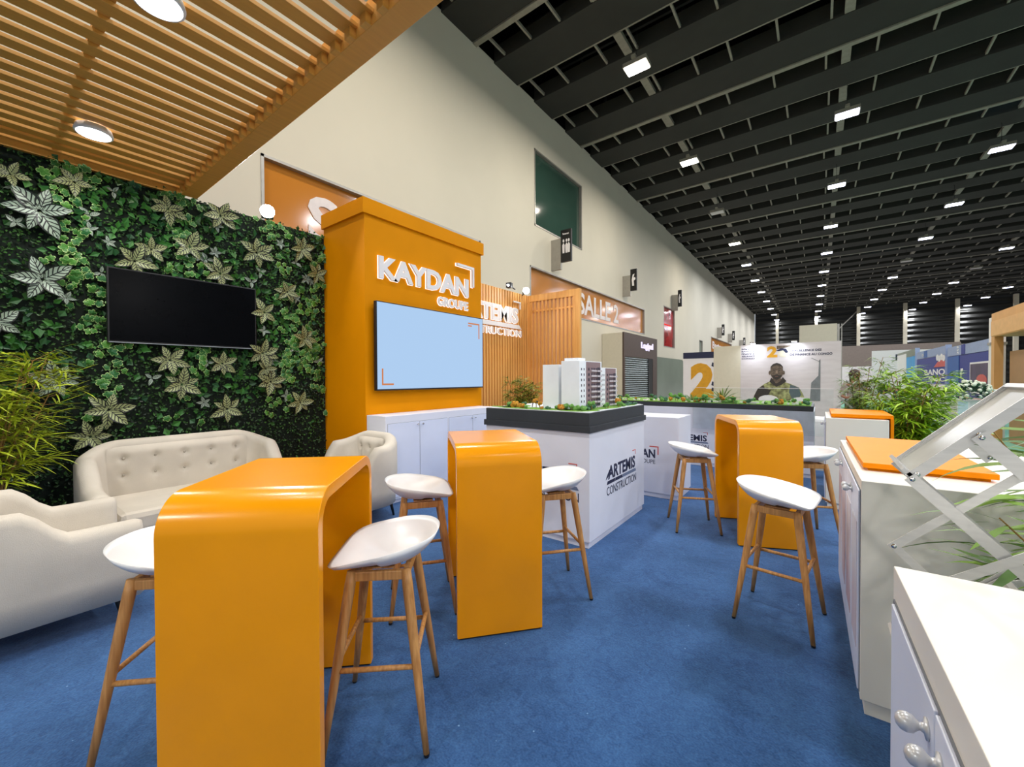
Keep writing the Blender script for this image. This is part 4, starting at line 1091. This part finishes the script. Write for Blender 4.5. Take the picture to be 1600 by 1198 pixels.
def ptext(s, x, z, wd, ht, m=M_NAVY, b=.03, nm='lettering'): return text(s, (x, -.001, z), X, Z, wd, ht, .004, b).build(nm, m, t)
ptext('2', -.65, 2.19, .33, .42, M_GOLD, .05)
flat(t, 'emblem', circ(-.14, 2.32, .17, .13), M_CREAM, -.004); flat(t, 'emblem', [(-.36, 2.44), (-.2, 2.52), (-.05, 2.50), (.02, 2.36), (-.06, 2.34), (-.14, 2.44), (-.28, 2.42)], M_NAVY, -.008)
flat(t, 'emblem', [(-.34, 2.62), (.1, 2.62), (.1, 2.58), (-.2, 2.5), (-.34, 2.5)], M_SK, -.002)
ptext("L'EXCELLENCE DES", .07, 2.38, .92, .08); ptext('DE FINANCE AU CONGO', .07, 2.23, 1.22, .085)
for k, s in enumerate(('SOLU', 'BANQUE', 'FINANCE', 'ASSURANCE', 'CONGO')): ptext(s, -1.49, 2.50 - .09 * k, .44 if k else .3, .06, M_NAVY, .03, 'small_lettering')
t = thing('stand_wall', (-2.92, 18.0, 0), 'blank cream stand panel left of the printed portrait wall', 'stand panel')
bx(-.47, .47, 0, .09, 0, 2.68).build('panel', M_CREAM, t)
t = thing('stand_wall', (-3.98, 18.02, 0), 'stand panel with navy top band and a large golden figure 2', 'stand panel')
bx(-.585, .59, 0, .08, 0, 2.49).build('panel', M_WHITEP, t)
bx(-.585, .59, -.01, 0, 2.24, 2.49).build('top_band', M_NAVY, t)
text('2', (-.30, -.001, .62), X, Z, .92, 1.42, .004, .06).build('figure', M_GOLD, t)
for z in (1.92, 1.15, .92): MB().prism([(.50, z), (.58, z - .05), (.58, z + .12), (.53, z + .14)], (0, -.005, 0), X, Z, -Y, .004).build('print_mark', M_NAVY, t)
for x, l in ((-2.0, 'small bright spotlight above the small lettering of the poster wall'), (-.72, 'small bright spotlight above the finance lettering of the poster wall')):
    t = thing('poster_spotlight', (x, 17.75, 2.72), l, 'lamp')
    MB().box(-.09, .09, -.04, .06, 0, .05).box(-.01, .01, .06, .30, .0, .02).build('housing', M_FRAME, t)
    MB().box(-.07, .07, -.03, .05, -.006, 0).build('lamp_glass', emit('poster_lamp', (225, 238, 255), 60), t)
    a = area('poster_light', (0, .0, -.02), .14, .08, 7, (.8, .88, 1), (R(25), 0, 0), parent=t, spread=140)
t = thing('tower_box', (-.07, 30, 0), 'tall cream stand tower rising behind the poster wall', 'stand tower')
bx(-.89, .89, 0, .9, 3.32, 4.54).build('fascia', M_CREAM, t)
MB().box(.9, 1.0, 0, .1, 0, 4.5).box(1.08, 1.12, 0, .1, 0, 4.5).box(-.88, -.8, 0, .1, 0, 3.4).build('truss_leg', M_FRAME, t)
t = thing('stand_wall', (4.4, 40, 0), 'long taupe stand wall far behind the bamboo plants', 'stand wall')
bx(-3.6, 3.2, 0, .2, 0, 3.79).build('panel', M_TAUPE, t)
bx(-3.6, 3.2, -.02, 0, 0, 2.22).build('lower_panel', M_WHITEP, t)
t = thing('stand_wall', (4.3, 36, 0), 'white stand wall with two framed red and blue prints far behind the bamboo', 'stand wall')
bx(-1.5, 1.6, 0, .15, 0, 3.17).build('panel', M_WHITEP, t)
for x in (-.35, .38):
    p = bx(x, x + .62, -.02, 0, 2.5, 2.9).build('framed_print', M_NAVY, t); bx(x + .1, x + .5, -.024, -.02, 2.5, 2.78).build('print_patch', M_REDP, p)

# ================================================================== BLUE BANK STANDS (run along the aisle)
def bank_panel(y0, y1, h, label, strip, main, low, extra=None, z1=.93):
    t = thing('stand_partition', (3.5, y0, 0), label, 'stand partition'); w_ = y1 - y0
    bx(.0, .08, 0, w_, 0, h).build('panel', low, t)
    st_ = bx(-.02, .0, 0, w_, h - .30, h).build('top_strip', strip, t)
    bx(-.015, 0, 0, w_, z1, h - .32).build('print', main, t)
    MB().box(-.05, .1, -.05, .0, 0, h + .02).build('upright', M_BLUE3, t)
    return t, w_
# text on planes facing -X must read left to right towards -Y
def xtext(t, s, y, z, wd, ht, m, b=.03, nm='lettering'): return text(s, (-.021, y, z), -Y, Z, wd, ht, .006, b).build(nm, m, t)
t, w_ = bank_panel(15.3, 19.95, 2.42, 'royal blue bank stand partition with framed picture nearest the wooden stand', M_BLUE3, M_BLUE1, M_BLUE1)
bx(-.03, -.02, 3.2, 4.6, 0, 2.1).build('blue_column', M_BLUE2, t)
bx(-.03, -.022, 2.55, 2.95, 2.12, 2.42).build('strip_block', M_BLUE1, t)
for k, c in enumerate('BOA'): xtext(t, c, 3.45, 2.34 - .085 * k, .2, .06, M_WHITEP)
f = MB().box(-.035, -.015, .35, 2.0, .98, 1.85).build('picture_frame', M_WHITEP, t)
bx(-.040, -.035, .42, 1.93, 1.03, 1.80).build('picture', mat('picture_print', (78, 62, 92), .5, var=.2, scale=2), f)
MB().prism(circ(.9, 1.35, .45, .16, 14), (-.041, 0, 0), Y, Z, -X, .004).build('print_patch', M_REDP, f)
bx(-.03, -.015, .2, 3.1, .2, .85).build('poster_low', mat('pink_poster', (226, 206, 196), .6, scale=1.5, c2=(214, 150, 140)), t)
xtext(t, 'r', 3.0, 1.42, .25, .28, M_WHITEP)
t, w_ = bank_panel(20.1, 25.4, 2.52, 'blue bank stand partition lettered BANQ behind the green bamboo', M_BLUE3, M_BLUE1, M_WHITEP, z1=1.18)
xtext(t, 'BANQ', 3.55, 1.47, 3.4, .26, M_WHITEP, .02); xtext(t, 'SJREC', 2.75, 1.22, 2.5, .22, M_WHITEP, .02)
MB().prism([(0.1, 1.80), (1.9, 1.80), (1.2, 2.0), (.5, 2.05), (.1, 1.98)], (-.022, 0, 0), Y, Z, -X, .005).build('emblem', M_REDP, t)
o = MB(); [o.prism(circ(.35 + .32 * k, 2.1 + .05 * (k % 2), .2, .12, 10), (-.023, 0, 0), Y, Z, -X, .005) for k in range(4)]; o.build('emblem', M_WHITEP, t)
bx(-.03, -.02, 3.1, 3.7, 2.22, 2.5).build('strip_block', M_BLUE2, t); xtext(t, 'E S', 4.1, 2.3, .3, .1, M_WHITEP)
t, w_ = bank_panel(25.6, 31, 2.72, 'pale stand partition with bright sky blue picture left of the BANQ panel', M_GREENGREY, M_SKYP, M_WHITEP, z1=1.3)
bx(-.03, -.015, 2.5, 5.4, .3, 2.6).build('poster_low', M_WHITEP, t)
t = thing('reception_desk', (2.95, 18.6, 0), 'white desk with a red stripe under the blue BANQ panel', 'desk')
bx(-.3, .45, 0, 3.6, 0, .75).build('body', M_WHITEP, t); MB().prism([(0.2, .1), (2.6, .1), (3.4, .5), (1.4, .5)], (-.303, 0, 0), Y, Z, -X, .004).build('stripe', M_REDP, t)

# wooden stand at the right edge
t = thing('wooden_stand', (3.2, 13.0, 0), 'light wooden stand front with square header at the right edge', 'stand')
MB().box(0, .5, -4, 1.3, 2.36, 2.90).build('header', M_TERRA, t)
bx(-.01, 0, -1.5, 1.3, 2.38, 2.72).build('header_board', mat('pale_board', (230, 180, 118), .6), t)
bx(.0, .14, 1.1, 1.3, 0, 2.36).build('post', M_TERRA, t); bx(.0, .14, -1.3, -1.1, 0, 2.36).build('post', M_TERRA, t)
bx(.5, .56, -4, 1.3, 0, 2.4).build('back_wall', M_TERRA2, t)
bx(.15, .2, -3, .75, 0, 2.0).build('board', M_TERRA2, t)
t = thing('white_pillar', (3.28, 14.62, 0), 'narrow white pillar between the blue partition and the wooden stand', 'pillar')
bx(0, .22, 0, .22, 0, 2.85).build('shaft', M_WHITEP, t); bx(-.02, .24, -.02, .24, 2.2, 2.26).build('collar', M_FRAME, t)

# flower column
t = thing('flower_pedestal', (1.61, 8.0, 0), 'white pedestal with a pale blue printed stripe under the flower bouquet', 'pedestal')
bx(-.15, .15, -.15, .15, 0, 1.14).build('column', M_WHITEP, t, bevel=.004); bx(-.14, -.05, -.153, -.15, .3, 1.12).build('stripe', mat('pale_stripe', (206, 226, 234), .5), t)
for k, c in enumerate('INF'): text(c, (-.115, -.153, .85 - .08 * k), X, Z, .04, .05, .003, .03).build('lettering', M_NAVY, t)
t = thing('flower_bouquet', (1.61, 8.0, 1.14), 'round bouquet of small white flowers and dark leaves on a white pedestal', 'flowers')
r_ = random.Random(2); lf = MB(); fl = MB()
for k in range(420):
    a, b = r_.uniform(0, 6.28), r_.uniform(-.2, 1.4); d = Vector((math.cos(a) * math.cos(b), math.sin(a) * math.cos(b), math.sin(b)))
    p = Vector((d.x * .2, d.y * .2, .05 + d.z * .16)) * r_.uniform(.75, 1); leaf_blade(lf, p, d + Vector((r_.uniform(-.6, .6), r_.uniform(-.6, .6), r_.uniform(-.3, .4))), Z, .07, .03, r_.random(), .2)
    if k < 130: fl.sphere(p + d * .05, r_.uniform(.014, .026), n=6, m=4)
lf.build('foliage', leafmat('bouquet_leaf', 'rand', (28, 66, 56), (74, 124, 90)), t)['kind'] = 'stuff'
fl.build('blossoms', mat('blossom', (226, 234, 214), .7), t)['kind'] = 'stuff'
o = bx(-1.05, .3, 8.9, 9.5, .0, .72).build('low_table', M_WHITEP, bevel=.05); tag(o, 'white rounded low table behind the long landscape plinth', 'table')

# ================================================================== PEOPLE beyond the plants
def person(loc, rz, label, joints, edges, radii, cloth_top, cloth_leg, hair_c, skin_c, hair_len):
    t = thing('person', loc, label, 'person', rz=rz)
    def skin(nm, keys, m, grow=0, parent=None):
        idx = {k: i for i, k in enumerate(keys)}; me = bpy.data.meshes.new(nm)
        me.from_pydata([joints[k] for k in keys], [(idx[a], idx[b]) for a, b in edges if a in idx and b in idx], [])
        o = bpy.data.objects.new(nm, me); C.objects.link(o); o.parent = parent or t; me.materials.append(m)
        o.modifiers.new('skin', 'SKIN'); s = o.modifiers.new('sub', 'SUBSURF'); s.levels = 2; s.render_levels = 2
        for k, i in idx.items():
            r = radii[k] if isinstance(radii[k], tuple) else (radii[k], radii[k])
            me.skin_vertices[0].data[i].radius = (r[0] + grow, r[1] + grow); me.skin_vertices[0].data[i].use_root = (i == 0)
        dg = bpy.context.evaluated_depsgraph_get(); dg.update()
        em = bpy.data.meshes.new_from_object(o.evaluated_get(dg)); em.shade_smooth(); o.modifiers.clear(); o.data = em
        if not em.materials: em.materials.append(m)
        return o
    allk = list(joints)
    body = skin('body', allk, skin_c)
    skin('trousers', [k for k in allk if k.startswith(('pel', 'hip', 'knee', 'ank'))], cloth_leg, .014, body)
    skin('top', [k for k in allk if k.startswith(('pel', 'waist', 'chest', 'sh', 'elb'))], cloth_top, .014, body)
    hd = Vector(joints['head'])
    f = (Vector(joints['face']) - hd).normalized() if 'face' in joints else -Y
    h = MB().sphere(hd + Z * .025 - f * .025, .112, .95, 1.02, 1.12, 16, 10)
    if hair_len: h.sphere(hd - f * .06 - Z * .08, .10, .9, .6, 1.7, 12, 8)
    h.build('hair', hair_c, body, True)
    s = f.cross(Z).normalized()
    for q in (-1, 1): MB().sphere(hd + f * .105 + s * q * .035 + Z * .0, .013, n=8).build('eye', M_BLACK, body, True)
    MB().sphere(hd + f * .118 - Z * .03, .016, 1, 1, 1.6, 8, 6).build('nose', skin_c, body, True)
    MB().sphere(hd + f * .10 - Z * .072, .022, 1.2, .6, .35, 8, 6).build('mouth', M_REDP, body, True)
    for b in (-1, 1):
        k = 'handL' if b < 0 else 'handR'
        if k in joints:
            w = Vector(joints[k]); e = Vector(joints['wrL' if b < 0 else 'wrR']); d = (w - e).normalized(); sd = d.orthogonal().normalized()
            for i in range(4): MB().path([w + sd * (.012 * (i - 1.5)), w + sd * (.016 * (i - 1.5)) + d * .04, w + sd * (.017 * (i - 1.5)) + d * (.07 - .006 * abs(i - 1.5)) - Z * .008], [.009, .0085, .006], 6).build('finger', skin_c, body, True)
            MB().path([e + d * .03 + sd * .03, w + sd * .045 + d * .01], [.010, .007], 6).build('thumb', skin_c, body, True)
    for q in ('L', 'R'):
        a = Vector(joints['ank' + q]); MB().sphere(a + f * .06 + Vector((0, 0, -.05)), .055, .9, 2.1 if abs(f.y) > .7 else .9, .7, 12, 8).build('shoe', M_BLACK, body, True)
E_ = [('pel', 'waist'), ('waist', 'chest'), ('chest', 'neck'), ('neck', 'head'), ('chest', 'shL'), ('shL', 'elbL'), ('elbL', 'wrL'), ('wrL', 'handL'), ('chest', 'shR'), ('shR', 'elbR'), ('elbR', 'wrR'), ('wrR', 'handR'), ('pel', 'hipL'), ('hipL', 'kneeL'), ('kneeL', 'ankL'), ('pel', 'hipR'), ('hipR', 'kneeR'), ('kneeR', 'ankR')]
RD = dict(pel=(.13, .10), waist=(.12, .09), chest=(.14, .10), neck=.05, head=(.085, .10), shL=.058, elbL=.042, wrL=.028, handL=.03, shR=.058, elbR=.042, wrR=.028, handR=.03, hipL=.085, kneeL=.058, ankL=.04, hipR=.085, kneeR=.058, ankR=.04, face=.01)
J1 = dict(pel=(0, 0, .90), waist=(0, 0, 1.03), chest=(0, 0, 1.20), neck=(0, -.01, 1.36), head=(0, -.02, 1.48), shL=(-.17, 0, 1.27), elbL=(-.22, -.02, 1.02), wrL=(-.14, -.22, .98), handL=(-.08, -.28, 1.0), shR=(.17, 0, 1.27), elbR=(.22, -.02, 1.02), wrR=(.14, -.22, .98), handR=(.08, -.28, 1.0), hipL=(-.09, 0, .86), kneeL=(-.10, -.02, .47), ankL=(-.10, 0, .08), hipR=(.09, 0, .86), kneeR=(.10, -.02, .47), ankR=(.10, 0, .08))
J2 = dict(pel=(0, 0, .95), waist=(-.10, 0, 1.05), chest=(-.28, 0, 1.14), neck=(-.45, 0, 1.17), head=(-.57, 0, 1.15), shL=(-.32, -.17, 1.10), elbL=(-.36, -.2, .84), wrL=(-.42, -.12, .62), handL=(-.45, -.1, .54), shR=(-.32, .17, 1.10), elbR=(-.36, .2, .84), wrR=(-.42, .12, .62), handR=(-.45, .1, .54), hipL=(0, -.09, .90), kneeL=(-.03, -.10, .48), ankL=(0, -.10, .08), hipR=(0, .09, .90), kneeR=(.03, .10, .48), ankR=(.06, .12, .08))
M_SKIN = mat('skin', (150, 104, 82), .55); M_TEAL = mat('teal_cloth', (44, 104, 96), .8); M_DARKCLOTH = mat('dark_cloth', (24, 26, 30), .85); M_HAIR = mat('dark_hair', (50, 20, 22), .6); M_HAIRB = mat('black_hair', (22, 18, 18), .6); M_RED2 = mat('rose_cloth', (170, 150, 150), .8)
person((.64, 12.0, 0), R(0), 'person with long dark hair standing beyond the loose bamboo plant', J1, E_, RD, M_RED2, M_DARKCLOTH, M_HAIR, M_SKIN, True)
person((1.72, 12.3, 0), R(0), 'person in teal top and dark trousers bending behind the bright green bamboo', {**J2, }, E_, RD, M_TEAL, M_DARKCLOTH, M_HAIRB, M_SKIN, False)
t = thing('office_chair', (2.25, 13.4, 0), 'grey curved armed chair beside the person in dark trousers', 'chair')
MB().path([(-.25, -.2, .45), (-.27, -.2, .85), (-.1, -.2, .97), (.12, -.2, .92), (.22, -.2, .75)], .035, 10).build('armrest', M_POT, t, True)
bx(-.27, .27, -.25, .25, .42, .50).build('seat', M_WHITEP, t, bevel=.02); bx(.2, .27, -.25, .25, .5, .95).build('backrest', M_WHITEP, t, bevel=.02)
MB().tube((0, 0, .42), (0, 0, .04), .03).box(-.25, .25, -.03, .03, 0, .04).box(-.03, .03, -.25, .25, 0, .04).build('base', M_CHROME, t)
t = thing('teal_bag', (.46, 11.4, 1.0), 'x', 'bag') if False else None
